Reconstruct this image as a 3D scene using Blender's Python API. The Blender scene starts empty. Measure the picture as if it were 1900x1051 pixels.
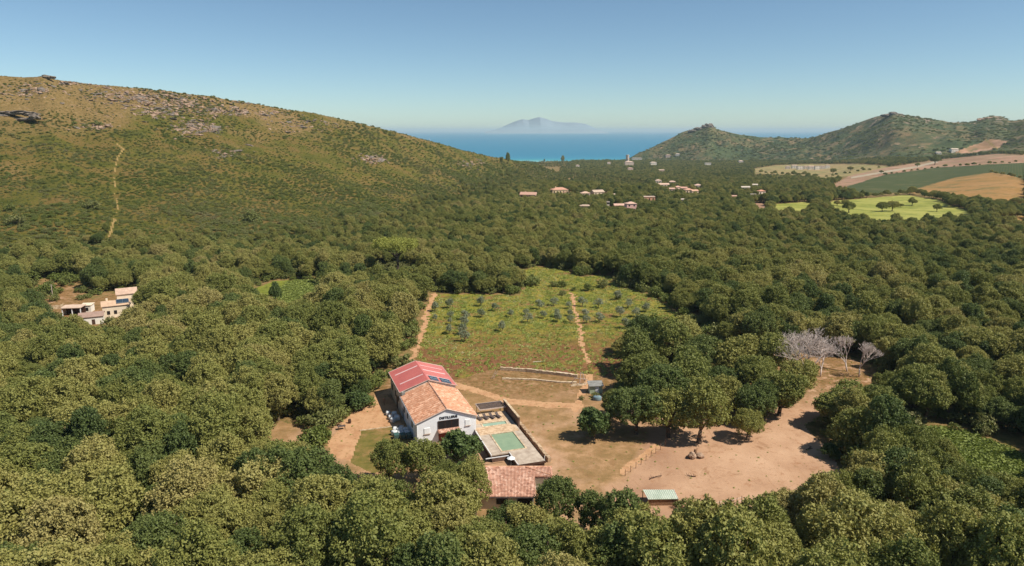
import bpy, bmesh, math, random
import numpy as np
from mathutils import Vector, Matrix
R = math.radians
random.seed(7)
RNG = np.random.default_rng(11)
scene = bpy.context.scene
COL = scene.collection

# ------------------------------------------------------------------ camera
CAM_H, PITCH, FPX = 60.0, 12.3, 1300.0
cd = bpy.data.cameras.new('camera'); cam = bpy.data.objects.new('camera', cd); COL.objects.link(cam)
cam.location = (0, 0, CAM_H); cam.rotation_euler = (R(90 - PITCH), 0, 0)
cd.sensor_width = 36; cd.lens = 36 * FPX / 1900; cd.clip_start = 1; cd.clip_end = 150000
scene.camera = cam
# ------------------------------------------------------------------ sky, sun, exposure
SUN_EL, SUN_AZ = 52.0, 110.0          # azimuth clockwise from +Y
w = bpy.data.worlds.new('World'); scene.world = w; w.use_nodes = True
nt = w.node_tree; bg = nt.nodes['Background']
sky = nt.nodes.new('ShaderNodeTexSky'); sky.sky_type = 'NISHITA'; sky.sun_disc = False
sky.sun_elevation = R(SUN_EL); sky.sun_rotation = R(SUN_AZ)
sky.altitude = 60; sky.air_density = 0.7; sky.dust_density = 0.3; sky.ozone_density = 3.0
wb = nt.nodes.new('ShaderNodeMix'); wb.data_type = 'RGBA'; wb.blend_type = 'MULTIPLY'
wb.inputs[0].default_value = 1; wb.inputs[7].default_value = (1.03, 1.105, 1.02, 1)
nt.links.new(sky.outputs[0], wb.inputs[6]); nt.links.new(wb.outputs[2], bg.inputs['Color'])
bg.inputs['Strength'].default_value = 0.085
sl = bpy.data.lights.new('sun', 'SUN'); sl.energy = 4.6; sl.angle = R(0.5); sl.color = (1, .94, .84)
so = bpy.data.objects.new('sun', sl); COL.objects.link(so)
sd = Vector((math.sin(R(SUN_AZ)) * math.cos(R(SUN_EL)), math.cos(R(SUN_AZ)) * math.cos(R(SUN_EL)), math.sin(R(SUN_EL))))
so.rotation_euler = sd.to_track_quat('Z', 'Y').to_euler(); so.location = (60, -20, 200)
vs = scene.view_settings; vs.view_transform = 'Standard'; vs.look = 'None'; vs.exposure = 0.35; vs.gamma = 1.0
vs.use_curve_mapping = False
cy = scene.cycles
cy.max_bounces = 5; cy.diffuse_bounces = 2; cy.glossy_bounces = 2; cy.transmission_bounces = 2
cy.volume_bounces = 0; cy.transparent_max_bounces = 4; cy.use_denoising = True
cy.caustics_reflective = False; cy.caustics_refractive = False

# ------------------------------------------------------------------ helpers
def lin(c):
    c = c / 255.0
    return c / 12.92 if c <= .04045 else ((c + .055) / 1.055) ** 2.4
def S(r, g, b, k=1.0):
    return (lin(r) * k, lin(g) * k, lin(b) * k, 1)

def tag(o, label=None, cat=None, group=None, kind=None):
    if label: o['label'] = label
    if cat: o['category'] = cat
    if group: o['group'] = group
    if kind: o['kind'] = kind
    return o
def empty(name, loc, rz=0.0, sc=1.0):
    o = bpy.data.objects.new(name, None); COL.objects.link(o)
    o.location = loc; o.rotation_euler = (0, 0, rz); o.scale = (sc,) * 3
    o.empty_display_size = 1
    return o
def meshobj(name, me, m=None, parent=None):
    o = bpy.data.objects.new(name, me); COL.objects.link(o)
    if m is not None and not me.materials: me.materials.append(m)
    if parent is not None: o.parent = parent
    return o
def np_mesh(name, V, F, smooth=False):
    """V (n,3); F (m,k) index array, all faces k-gons"""
    me = bpy.data.meshes.new(name); V = np.asarray(V, np.float32); F = np.asarray(F, np.int32)
    n, m, k = len(V), len(F), F.shape[1]
    me.vertices.add(n); me.vertices.foreach_set('co', V.ravel())
    me.loops.add(m * k); me.loops.foreach_set('vertex_index', F.ravel())
    me.polygons.add(m); me.polygons.foreach_set('loop_start', np.arange(0, m * k, k, dtype=np.int32))
    me.polygons.foreach_set('loop_total', np.full(m, k, np.int32))
    me.polygons.foreach_set('use_smooth', np.full(m, smooth, bool))
    me.update(calc_edges=True); me.validate()
    return me

class MB:
    """collects shapes; build() links them as one mesh"""
    def __init__(s): s.v, s.f = [], []
    def add(s, vs, fs):
        n = len(s.v); s.v += [tuple(p) for p in vs]; s.f += [tuple(i + n for i in f) for f in fs]; return s
    def box(s, x0, x1, y0, y1, z0, z1):
        return s.add([(x0,y0,z0),(x1,y0,z0),(x1,y1,z0),(x0,y1,z0),(x0,y0,z1),(x1,y0,z1),(x1,y1,z1),(x0,y1,z1)],
                     [(0,3,2,1),(4,5,6,7),(0,1,5,4),(1,2,6,5),(2,3,7,6),(3,0,4,7)])
    def slab(s, top, t):
        """polygon of 3-D points given as the top face, thickness t straight down"""
        n = len(top); b = [(x, y, z - t) for x, y, z in top]
        return s.add(list(top) + b, [tuple(range(n)), tuple(range(2 * n - 1, n - 1, -1))] +
                     [(i, n + i, n + (i + 1) % n, (i + 1) % n) for i in range(n)])
    def tube(s, p0, p1, r0, r1=None, n=6):
        r1 = r0 if r1 is None else r1
        p0, p1 = Vector(p0), Vector(p1); d = (p1 - p0)
        if d.length < 1e-6: return s
        q = d.normalized().to_track_quat('Z', 'Y'); vs = []
        for p, r in ((p0, r0), (p1, r1)):
            for i in range(n):
                a = 2 * math.pi * i / n; vs.append(p + q @ Vector((math.cos(a) * r, math.sin(a) * r, 0)))
        return s.add(vs, [(i, (i + 1) % n, n + (i + 1) % n, n + i) for i in range(n)] + [tuple(range(n - 1, -1, -1)), tuple(range(n, 2 * n))])
    def build(s, name, m, parent=None, bevel=0, smooth=False):
        me = bpy.data.meshes.new(name); me.from_pydata(s.v, [], s.f); me.update()
        bm = bmesh.new(); bm.from_mesh(me); bmesh.ops.recalc_face_normals(bm, faces=bm.faces)
        bm.to_mesh(me); bm.free()
        if smooth:
            for p in me.polygons: p.use_smooth = True
        o = meshobj(name, me, m, parent)
        if bevel:
            b = o.modifiers.new('bevel', 'BEVEL'); b.width = bevel; b.segments = 1; b.limit_method = 'ANGLE'
        return o

# ------------------------------------------------------------------ materials
def new_mat(name):
    m = bpy.data.materials.new(name); m.use_nodes = True
    return m, m.node_tree, m.node_tree.nodes['Principled BSDF']
def N(t, typ, **kw):
    n = t.nodes.new(typ)
    for k, v in kw.items(): setattr(n, k, v)
    return n
def ramp(t, fac, stops):
    r = N(t, 'ShaderNodeValToRGB'); e = r.color_ramp.elements
    while len(e) < len(stops): e.new(.5)
    for i, (p, c) in enumerate(stops): e[i].position = p; e[i].color = c
    t.links.new(fac, r.inputs[0]); return r.outputs[0]
def mixc(t, fac, a, b, mode='MIX'):
    m = N(t, 'ShaderNodeMix', data_type='RGBA', blend_type=mode)
    for i, v in ((0, fac), (6, a), (7, b)):
        if isinstance(v, (int, float, tuple)): m.inputs[i].default_value = v
        else: t.links.new(v, m.inputs[i])
    return m.outputs[2]
def noise(t, vec, scale, detail=4, rough=.6, dist=0.0):
    n = N(t, 'ShaderNodeTexNoise'); n.inputs['Scale'].default_value = scale; n.inputs['Detail'].default_value = detail
    n.inputs['Roughness'].default_value = rough; n.inputs['Distortion'].default_value = dist
    if vec is not None: t.links.new(vec, n.inputs['Vector'])
    return n.outputs['Fac']
def mapr(t, v, a, b, c=0.0, d=1.0):
    m = N(t, 'ShaderNodeMapRange'); t.links.new(v, m.inputs[0])
    for i, q in zip((1, 2, 3, 4), (a, b, c, d)): m.inputs[i].default_value = q
    return m.outputs[0]
def math_(t, op, a, b=0.0):
    m = N(t, 'ShaderNodeMath', operation=op)
    for i, v in enumerate((a, b)):
        if isinstance(v, (int, float)): m.inputs[i].default_value = v
        else: t.links.new(v, m.inputs[i])
    return m.outputs[0]
def wpos(t): return N(t, 'ShaderNodeNewGeometry').outputs['Position']
def bump(t, b, h, strength, dist):
    bn = N(t, 'ShaderNodeBump'); bn.inputs['Strength'].default_value = strength; bn.inputs['Distance'].default_value = dist
    t.links.new(h, bn.inputs['Height']); t.links.new(bn.outputs[0], b.inputs['Normal'])

def simple(name, c1, c2=None, scale=1.0, rough=.8, bmp=0.0, metal=0.0, local=True, detail=5, stops=(.35, .65)):
    m, t, b = new_mat(name)
    b.inputs['Roughness'].default_value = rough; b.inputs['Metallic'].default_value = metal
    b.inputs['Specular IOR Level'].default_value = .25
    c2 = c2 or tuple(x * .75 for x in c1[:3]) + (1,)
    v = N(t, 'ShaderNodeTexCoord').outputs['Object'] if local else wpos(t)
    n = noise(t, v, scale, detail, .65)
    t.links.new(ramp(t, n, [(stops[0], c2), (stops[1], c1)]), b.inputs['Base Color'])
    if bmp: bump(t, b, n, bmp, .05)
    return m
def ground_mat(name, layers, base, bmp=.6, bscale=.8, bdist=.25):
    """layers: (colour, noise scale, low, high[, detail]) laid over base one after another"""
    m, t, b = new_mat(name); p = wpos(t); c = base
    b.inputs['Roughness'].default_value = .95; b.inputs['Specular IOR Level'].default_value = .1
    for L in layers:
        n = noise(t, p, L[1], L[4] if len(L) > 4 else 6, .65)
        c = mixc(t, mapr(t, n, L[2], L[3]), c, L[0])
    if isinstance(c, tuple): b.inputs['Base Color'].default_value = c
    else: t.links.new(c, b.inputs['Base Color'])
    if bmp: bump(t, b, noise(t, p, bscale, 6, .7), bmp, bdist)
    return m
def leaf_mat(name, stops, zone_scale=.012, rnd=.35, zone=.5, leafv=.25, trans=.22, tip=None):
    """foliage: tint varies plant to plant, over the land, and leaf clump to leaf clump"""
    m, t, b = new_mat(name)
    oi = N(t, 'ShaderNodeObjectInfo')
    zn = noise(t, oi.outputs['Location'], zone_scale, 3, .6)
    zn = mapr(t, zn, .3, .7)
    geo = N(t, 'ShaderNodeNewGeometry')
    # leaf clump tone
    ln = noise(t, geo.outputs['Position'], .9, 3, .6)
    ln = mapr(t, ln, .3, .7)
    isl = geo.outputs['Random Per Island']
    f = math_(t, 'ADD', math_(t, 'MULTIPLY', oi.outputs['Random'], rnd), math_(t, 'MULTIPLY', zn, zone))
    f = math_(t, 'ADD', f, math_(t, 'MULTIPLY', ln, leafv * .5))
    f = math_(t, 'ADD', f, math_(t, 'MULTIPLY', isl, leafv * .5))
    if name == 'oak_leaf':      # the wood is of paler, drier oaks west of the buildings and greener ones east
        sx = N(t, 'ShaderNodeSeparateXYZ'); t.links.new(oi.outputs['Location'], sx.inputs[0])
        f = math_(t, 'ADD', f, mapr(t, sx.outputs['X'], -40, 70, .06, .0))
    c = ramp(t, f, stops)
    b.inputs['Roughness'].default_value = .55; b.inputs['Specular IOR Level'].default_value = .18
    t.links.new(c, b.inputs['Base Color'])
    tr = N(t, 'ShaderNodeBsdfTranslucent'); hsv = N(t, 'ShaderNodeHueSaturation')
    hsv.inputs['Value'].default_value = 1.25; hsv.inputs['Saturation'].default_value = 1.1
    t.links.new(c, hsv.inputs['Color']); t.links.new(hsv.outputs[0], tr.inputs['Color'])
    ms = N(t, 'ShaderNodeMixShader'); ms.inputs[0].default_value = trans
    t.links.new(b.outputs[0], ms.inputs[1]); t.links.new(tr.outputs[0], ms.inputs[2])
    t.links.new(ms.outputs[0], t.nodes['Material Output'].inputs['Surface'])
    return m

M = {}
OAK = [(0.0, (.100, .125, .034, 1)), (.3, (.175, .194, .050, 1)), (.55, (.25, .25, .066, 1)), (.8, (.325, .298, .088, 1)), (1.0, (.375, .315, .115, 1))]
M['oak_leaf'] = leaf_mat('oak_leaf', OAK, rnd=.55, zone=.42, leafv=.2)
M['oak_leaf_dark'] = leaf_mat('oak_leaf_dark', [(0, (.070, .100, .032, 1)), (.5, (.125, .158, .044, 1)), (1, (.19, .208, .06, 1))], rnd=.5, zone=.3)
M['fig_leaf'] = leaf_mat('fig_leaf', [(0, (.070, .104, .032, 1)), (1, (.135, .18, .054, 1))])
M['pine_leaf'] = leaf_mat('pine_leaf', [(0, (.26, .28, .055, 1)), (1, (.37, .365, .085, 1))])
M['olive_leaf'] = leaf_mat('olive_leaf', [(0, (.16, .19, .10, 1)), (.6, (.26, .28, .165, 1)), (1, (.34, .35, .23, 1))], leafv=.5)
M['shrub_leaf'] = leaf_mat('shrub_leaf', [(0, (.105, .135, .030, 1)), (.3, (.150, .182, .040, 1)), (.55, (.18, .195, .056, 1)), (.78, (.215, .215, .078, 1)), (1, (.26, .215, .11, 1))], zone_scale=.016, rnd=.38, zone=.52, leafv=.2)
M['weed_leaf'] = leaf_mat('weed_leaf', [(0, (.22, .28, .055, 1)), (.5, (.32, .355, .08, 1)), (.8, (.42, .42, .13, 1)), (1, (.55, .50, .28, 1))], zone_scale=.05, rnd=.5, zone=.4)
M['bramble_leaf'] = leaf_mat('bramble_leaf', [(0, (.15, .195, .04, 1)), (1, (.28, .315, .08, 1))], rnd=.5)
M['bark'] = simple('bark', S(128, 108, 88), S(70, 58, 46), 2.5, .95, .4)
M['deadwood'] = simple('deadwood', S(224, 208, 196), S(184, 166, 154), 1.5, .9, .2)

# ------------------------------------------------------------------ terrain
cp, sp = math.cos(R(PITCH)), math.sin(R(PITCH))
def vnoise(x, y, seed=0):
    xi, yi = np.floor(x).astype(np.int64), np.floor(y).astype(np.int64); xf, yf = x - xi, y - yi
    u, v = xf * xf * (3 - 2 * xf), yf * yf * (3 - 2 * yf)
    def h(a, b):
        n = (a * 374761393 + b * 668265263 + seed * 974634777) & 0x7fffffff
        n = ((n ^ (n >> 13)) * 1274126177) & 0x7fffffff
        return ((n ^ (n >> 16)) & 0xffff) / 65535.0
    return (h(xi, yi) * (1 - u) + h(xi + 1, yi) * u) * (1 - v) + (h(xi, yi + 1) * (1 - u) + h(xi + 1, yi + 1) * u) * v
def fbm(x, y, sc, oct=4, seed=0):
    r = 0; a = 1; tot = 0
    for o in range(oct):
        r = r + a * (vnoise(x / sc + 37.1 * o, y / sc + 11.7 * o, seed + o) - .5); tot += a; a *= .5; sc *= .5
    return r / tot * 2
def elev(yp, D):      # height of a point seen at picture row yp from D metres
    v = (525.5 - np.asarray(yp, float)) / FPX
    return CAM_H + D * (-sp + v * cp) / (cp + v * sp)
VD = [0, 300, 450, 600, 800, 1200, 1800, 2500, 2750, 3000, 6000]
VX = [900, 1250, 1500, 1700, 1900]
VZ = [[0, 0, -2, -6, -12, -27, -43, -55, -60.5, -66, -66],
      [0, 0, -2, -6, -13, -28, -43, -54, -56, -60, -66],
      [0, 0, -2, -5, -9, -23, -37, -44, -40, -40, -40],
      [0, 0, -2, -5, -8, -13, -14, -5, 0, 0, 0],
      [0, 0, -1, -3, 2, 3, 12, 30, 30, 30, 30]]
LH = dict(X=[-500, -200, 0, 60, 90, 130, 250, 400, 600, 700, 760, 800, 850, 900, 960, 1010, 1060],
          Y=[70, 112, 141, 143, 142, 150, 162, 180, 213, 236, 252, 262, 277, 288, 299, 308, 316],
          C=[560, 600, 620, 640, 640, 660, 700, 760, 880, 960, 1010, 1050, 1130, 1250, 1400, 1500, 1560],
          B=[215, 225, 235, 238, 240, 245, 262, 295, 350, 420, 470, 520, 620, 740, 900, 1050, 1150])
FH = dict(X=[1130, 1165, 1190, 1230, 1265, 1290, 1305, 1312, 1321, 1329, 1350, 1380, 1440, 1505, 1540, 1580, 1620, 1642, 1655, 1668, 1700, 1720, 1760, 1805, 1822, 1835, 1855, 1875, 1900, 2000, 2300],
          Y=[300, 296, 284, 263, 246, 238, 235, 232, 232, 241, 246, 252, 256, 257, 246, 233, 217, 212, 209, 212, 217, 221, 226, 227, 219, 217, 217, 225, 222, 200, 190],
          C=[2850, 2850, 2900, 2950, 2980, 3000, 3000, 3000, 3000, 3000, 2980, 2950, 2900, 2800, 2750, 2650, 2580, 2540, 2500, 2500, 2500, 2500, 2500, 2520, 2520, 2520, 2500, 2450, 2400, 2300, 2300],
          B=[2760, 2740, 2720, 2690, 2660, 2620, 2600, 2590, 2580, 2560, 2540, 2500, 2450, 2300, 2200, 2080, 2000, 1960, 1930, 1900, 1860, 1830, 1780, 1720, 1700, 1690, 1670, 1650, 1600, 1500, 1500])
def zbase(s, D):
    X = 950 + s * FPX / cp
    cols = [np.interp(D, VD, z) for z in VZ]
    zv = cols[0].copy()
    for k in range(len(VX) - 1):
        w_ = np.clip((X - VX[k]) / (VX[k + 1] - VX[k]), 0, 1); w_ = w_ * w_ * (3 - 2 * w_)
        zv = zv * (1 - w_) + cols[k + 1] * w_
    x, y = s * D, D
    out = zv
    hm = np.zeros_like(zv)
    for H_, pw, fall, amp in ((LH, 1.6, .55, 1.0), (FH, 1.15, .30, 2.6)):
        yc, dc, db = (np.interp(X, H_['X'], H_[k]) for k in 'YCB')
        zc = elev(yc, dc); t = np.clip((D - db) / (dc - db), 0, None)
        # valley height under the foot of the hill
        g = np.where(t < 1, np.clip(t, 0, 1) ** pw, 1)
        # round the crest a little
        hz = zv + (zc - zv) * g
        over = np.maximum(D - dc, 0)
        hz = np.where(t > 1, zc - over * fall * np.clip(over / 60, .1, 1), hz)
        msk = (X < 1060) if H_ is LH else (X > 1130)
        if H_ is LH: fade = np.clip((1060 - X) / 60, 0, 1)
        else: fade = np.clip((X - 1130) / 25, 0, 1)
        tt = np.clip(t, 0, 1) * fade
        # gullies and ribs fade to nothing at foot and crest
        rib = fbm(x, y, 170 if H_ is FH else 90, 4, 5) * 16 * amp * np.clip(tt * 4, 0, 1) * np.clip((1.0 - t) * 4, 0, 1) * (.35 if H_ is LH else .8)
        hz = zv + (hz - zv) * fade + rib * msk
        out = np.where(t > 0, np.where(t > 1, np.where(msk, np.maximum(hz, zv if H_ is LH else -66), out), np.maximum(out, hz)), out)
        hm = np.maximum(hm, tt)
    # low spur with the villas
    out = out + 9 * np.exp(-((x - 95) / 70) ** 2 - ((y - 900) / 130) ** 2)
    return np.clip(out, -66, None), hm
NS, ND = 1080, 1400
SS = np.linspace(-1.38, 1.38, NS); DD = np.exp(np.linspace(math.log(42), math.log(3700), ND))
SG, DG = np.meshgrid(SS, DD, indexing='ij')
ZG, HM = zbase(SG, DG)
def blur(A, k):
    for ax in (0, 1):
        B = np.zeros_like(A); W = 0
        for d in range(-k, k + 1):
            wgt = math.exp(-(d / (k * .5)) ** 2); idx = np.clip(np.arange(A.shape[ax]) + d, 0, A.shape[ax] - 1)
            B += wgt * np.take(A, idx, axis=ax); W += wgt
        A = B / W
    return A
ZG = blur(ZG, 2)
XW, YW = SG * DG, DG
ZG = ZG + fbm(XW, YW, 26, 4, 3) * (1.6 * np.clip(HM * 5, 0, 1)) * np.clip(1.6 - DG / 1500, .25, 1) + fbm(XW, YW, 34, 3, 8) * .35
ZG = ZG + fbm(XW, YW, 60, 4, 21) * 5.0 * np.clip((DG - 2000) / 500, 0, 1) * np.clip(HM * 5, 0, 1)
ls = math.log(DD[1] / DD[0])
def zt(x, y):
    x = np.asarray(x, float); y = np.maximum(np.asarray(y, float), 43)
    a = np.clip((x / y - SS[0]) / (SS[1] - SS[0]), 0, NS - 1.001); b = np.clip(np.log(y / DD[0]) / ls, 0, ND - 1.001)
    i, j = a.astype(int), b.astype(int); u, v = a - i, b - j
    return (ZG[i, j] * (1 - u) + ZG[i + 1, j] * u) * (1 - v) + (ZG[i, j + 1] * (1 - u) + ZG[i + 1, j + 1] * u) * v
def proj(x, y, z):
    dep = y * cp - (z - CAM_H) * sp; up = (z - CAM_H) * cp + y * sp
    return 950 + FPX * x / dep, 525.5 - FPX * up / dep
def ray(X, Y):
    v = (525.5 - Y) / FPX; fw = cp + v * sp; return ((X - 950) / FPX) / fw, (-sp + v * cp) / fw
DR = np.exp(np.linspace(math.log(60), math.log(3690), 5000))
def G(X, Y, h=0.0):
    """the place on the land (raised by h) that the photograph shows at X, Y"""
    s, u = ray(X, Y); zr = CAM_H + DR * u; hit = np.nonzero(zr <= zt(s * DR, DR) + h)[0]
    D = DR[hit[0]] if len(hit) else DR[-1]
    return Vector((s * D, D, float(zt(s * D, D)) + h))
def GZ(X, Y, z):
    s, u = ray(X, Y); D = (z - CAM_H) / u; return Vector((s * D, D, z))
def inpoly(px, py, P):
    c = np.zeros(np.shape(px), bool); n = len(P)
    for i in range(n):
        (x0, y0), (x1, y1) = P[i], P[(i + 1) % n]
        if y0 == y1: continue
        c ^= ((y0 > py) != (y1 > py)) & (px < (x1 - x0) * (py - y0) / (y1 - y0) + x0)
    return c
def nearline(px, py, L, wd):
    """L: (x, y, half width); true near the line"""
    m = np.zeros(np.shape(px), bool)
    for (x0, y0), (x1, y1) in zip(L[:-1], L[1:]):
        dx, dy = x1 - x0, y1 - y0; t = np.clip(((px - x0) * dx + (py - y0) * dy) / (dx * dx + dy * dy), 0, 1)
        m |= (px - x0 - t * dx) ** 2 + (py - y0 - t * dy) ** 2 < wd * wd
    return m

ORCHARD = [(800, 700), (765, 690), (775, 640), (800, 555), (806, 546), (960, 548), (975, 535), (940, 512), (990, 495), (1050, 500), (1075, 515), (1130, 511), (1150, 533), (1210, 548), (1240, 575), (1300, 605), (1330, 645), (1150, 700), (1020, 692), (925, 683), (860, 700)]
YARD = [(580, 880), (612, 812), (690, 745), (722, 700), (765, 690), (860, 700), (925, 684), (1020, 692), (1150, 700), (1200, 640), (1330, 645), (1420, 650), (1470, 660), (1500, 645), (1600, 672), (1645, 700), (1655, 745), (1560, 765), (1500, 790), (1556, 850), (1565, 900), (1500, 950), (1430, 985), (1350, 1012), (1250, 1012), (1160, 985), (1100, 990), (1030, 990), (1000, 1040), (880, 1040), (840, 970), (700, 930), (640, 960), (590, 920)]
FARMCLR = [(50, 560), (95, 520), (135, 520), (165, 558), (230, 540), (262, 560), (262, 590), (235, 622), (150, 632), (95, 612)]
PATCH = [(455, 542), (500, 522), (580, 520), (604, 538), (585, 580), (480, 588)]
BRAMBLE = [(1690, 788), (1790, 800), (1910, 848), (1915, 935), (1830, 930), (1735, 870)]
GAPS = [[(480, 790), (560, 782), (590, 800), (560, 852), (490, 850)], [(165, 800), (205, 795), (205, 850), (165, 850)], [(600, 800), (640, 780), (640, 820), (600, 830)]]
MEADOW = [(1528, 383), (1545, 373), (1600, 369), (1680, 362), (1740, 371), (1765, 382), (1800, 392), (1810, 408), (1740, 415), (1640, 418), (1560, 402)]
MEADOW2 = [(1430, 388), (1440, 379), (1500, 375), (1515, 383), (1490, 398), (1440, 403)]
BROWN2 = [(1392, 380), (1405, 376), (1428, 378), (1428, 390), (1400, 396)]
ORANGE = [(1680, 358), (1770, 331), (1840, 321), (1870, 325), (1905, 335), (1905, 385), (1860, 382), (1800, 374), (1745, 362)]
CORNER = [(1845, 408), (1905, 400), (1905, 425), (1860, 424)]
VINES = [(1560, 350), (1640, 325), (1740, 311), (1905, 302), (1905, 335), (1870, 324), (1840, 320), (1770, 330), (1680, 356), (1620, 362)]
PINK = [(1535, 350), (1575, 327), (1640, 312), (1740, 297), (1850, 286), (1905, 289), (1905, 302), (1740, 311), (1640, 325), (1575, 348)]
TAN = [(1395, 314), (1440, 307), (1500, 305), (1600, 305), (1650, 309), (1630, 318), (1580, 327), (1530, 331), (1500, 326), (1400, 322)]
SCAR = [(1772, 283), (1800, 272), (1838, 258), (1868, 262), (1858, 274), (1830, 280), (1800, 286)]
ROADL = [(1580, 330), (1650, 318), (1700, 310), (1740, 300)]
FARMTRK = [(1828, 258), (1838, 268), (1850, 276)]
TRACK1 = [(764, 676), (772, 655), (778, 635), (788, 600), (797, 570), (806, 549)]
TRACK2 = [(1062, 545), (1067, 575), (1074, 600), (1078, 625), (1086, 655), (1090, 672)]
HILLPATH = [(217, 268), (229, 277), (219, 292), (213, 315), (213, 350), (217, 378), (217, 395)]
HILLPATH2 = [(212, 408), (206, 425), (204, 440)]
SPUR = [(975, 318), (1080, 327), (1200, 340), (1210, 352), (1100, 350), (1040, 345), (985, 338)]
FBX = [-400, 0, 150, 300, 450, 600, 700, 800, 900, 960, 1010, 1060]
FBY = [470, 470, 462, 448, 452, 436, 412, 378, 338, 316, 307, 300]

# zone of every land cell
xc = (XW[:-1, :-1] + XW[1:, 1:]) / 2; yc_ = (YW[:-1, :-1] + YW[1:, 1:]) / 2; zc_ = (ZG[:-1, :-1] + ZG[1:, 1:]) / 2
jx = fbm(xc, yc_, 7, 3, 31) * 2.2; jy = fbm(xc, yc_, 7, 3, 77) * 2.2
PX, PY = proj(xc + jx, yc_ + jy, zc_)
PXs, PYs = proj(xc + jx * .25, yc_ + jy * .25, zc_)
jx2 = fbm(xc, yc_, 2.6, 3, 131) * 1.5; PXt, PYt = proj(xc + jx2, yc_ + jy * .3, zc_)
zone = np.zeros(xc.shape, np.int8)
NAMES = ['ground', 'hillside', 'orchard_field', 'yard', 'track', 'meadow', 'stubble_field', 'vineyard_field', 'ploughed_field', 'pasture', 'bramble_bank', 'headland', 'soil_scar', 'road', 'footpath', 'grass_clearing', 'grass_plot']
fb = np.interp(PX, FBX, FBY)
XH = 950 + (xc / yc_) * FPX / cp
left = (XH < 1062) & (PY < fb + 6) & (yc_ > 240) & (yc_ < np.interp(XH, LH['X'], LH['C']) + 60)
zone[left] = 1
zone[inpoly(PX, PY, SPUR) & (yc_ < 1300)] = 1
fdb = np.interp(XH, FH['X'], FH['B'])
zone[(XH > 1130) & (yc_ > fdb - 20)] = 11
near = yc_ < 500
for P, k in ((YARD, 3), (ORCHARD, 2), (FARMCLR, 3), (PATCH, 15), (BRAMBLE, 10)): zone[inpoly(PX, PY, P) & near] = k
for P in GAPS: zone[inpoly(PX, PY, P) & near] = 3
far = (yc_ > 380) & (XH > 1300)
for P, k in ((MEADOW, 5), (MEADOW2, 5), (BROWN2, 8), (TAN, 9), (PINK, 8), (VINES, 7), (ORANGE, 6), (CORNER, 6), (SCAR, 12)): zone[inpoly(PX, PY, P) & far] = k
zone[nearline(PXs, PYs, ROADL, 1.6) & far] = 13
zone[nearline(PXs, PYs, FARMTRK, 1.6) & far] = 14
for L, wd in ((TRACK1, 4.6), (TRACK2, 3.4)):
    zone[nearline(PXt, PYt, L, wd) & near] = 4
zone[(nearline(PXs, PYs, HILLPATH, 1.2) | nearline(PXs, PYs, HILLPATH2, 2.6)) & (XH < 400)] = 14
zone[inpoly(PX, PY, [(606, 822), (640, 785), (690, 745), (722, 733), (738, 768), (742, 790), (670, 800), (655, 858), (612, 850)]) & near] = 4
zone[inpoly(PXs, PYs, [(668, 800), (744, 789), (773, 829), (770, 850), (690, 880), (650, 860)]) & near] = 16
for L, wd in (([(836, 712), (870, 721), (939, 743), (1010, 752), (1077, 754)], 5.0), ([(1090, 680), (1094, 705), (1078, 735), (1068, 760)], 6.0), ([(1020, 692), (1060, 690), (1095, 695)], 3.5), ([(722, 728), (690, 748), (640, 790), (618, 815)], 5)):
    zone[nearline(PXs, PYs, L, wd) & near & (zone == 3)] = 4
# track running down both sides of the yard building, raised strip beside the paddock
zone[nearline(PXs, PYs, [(1158, 874), (1228, 824)], 7.0) & near] = 4

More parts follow.
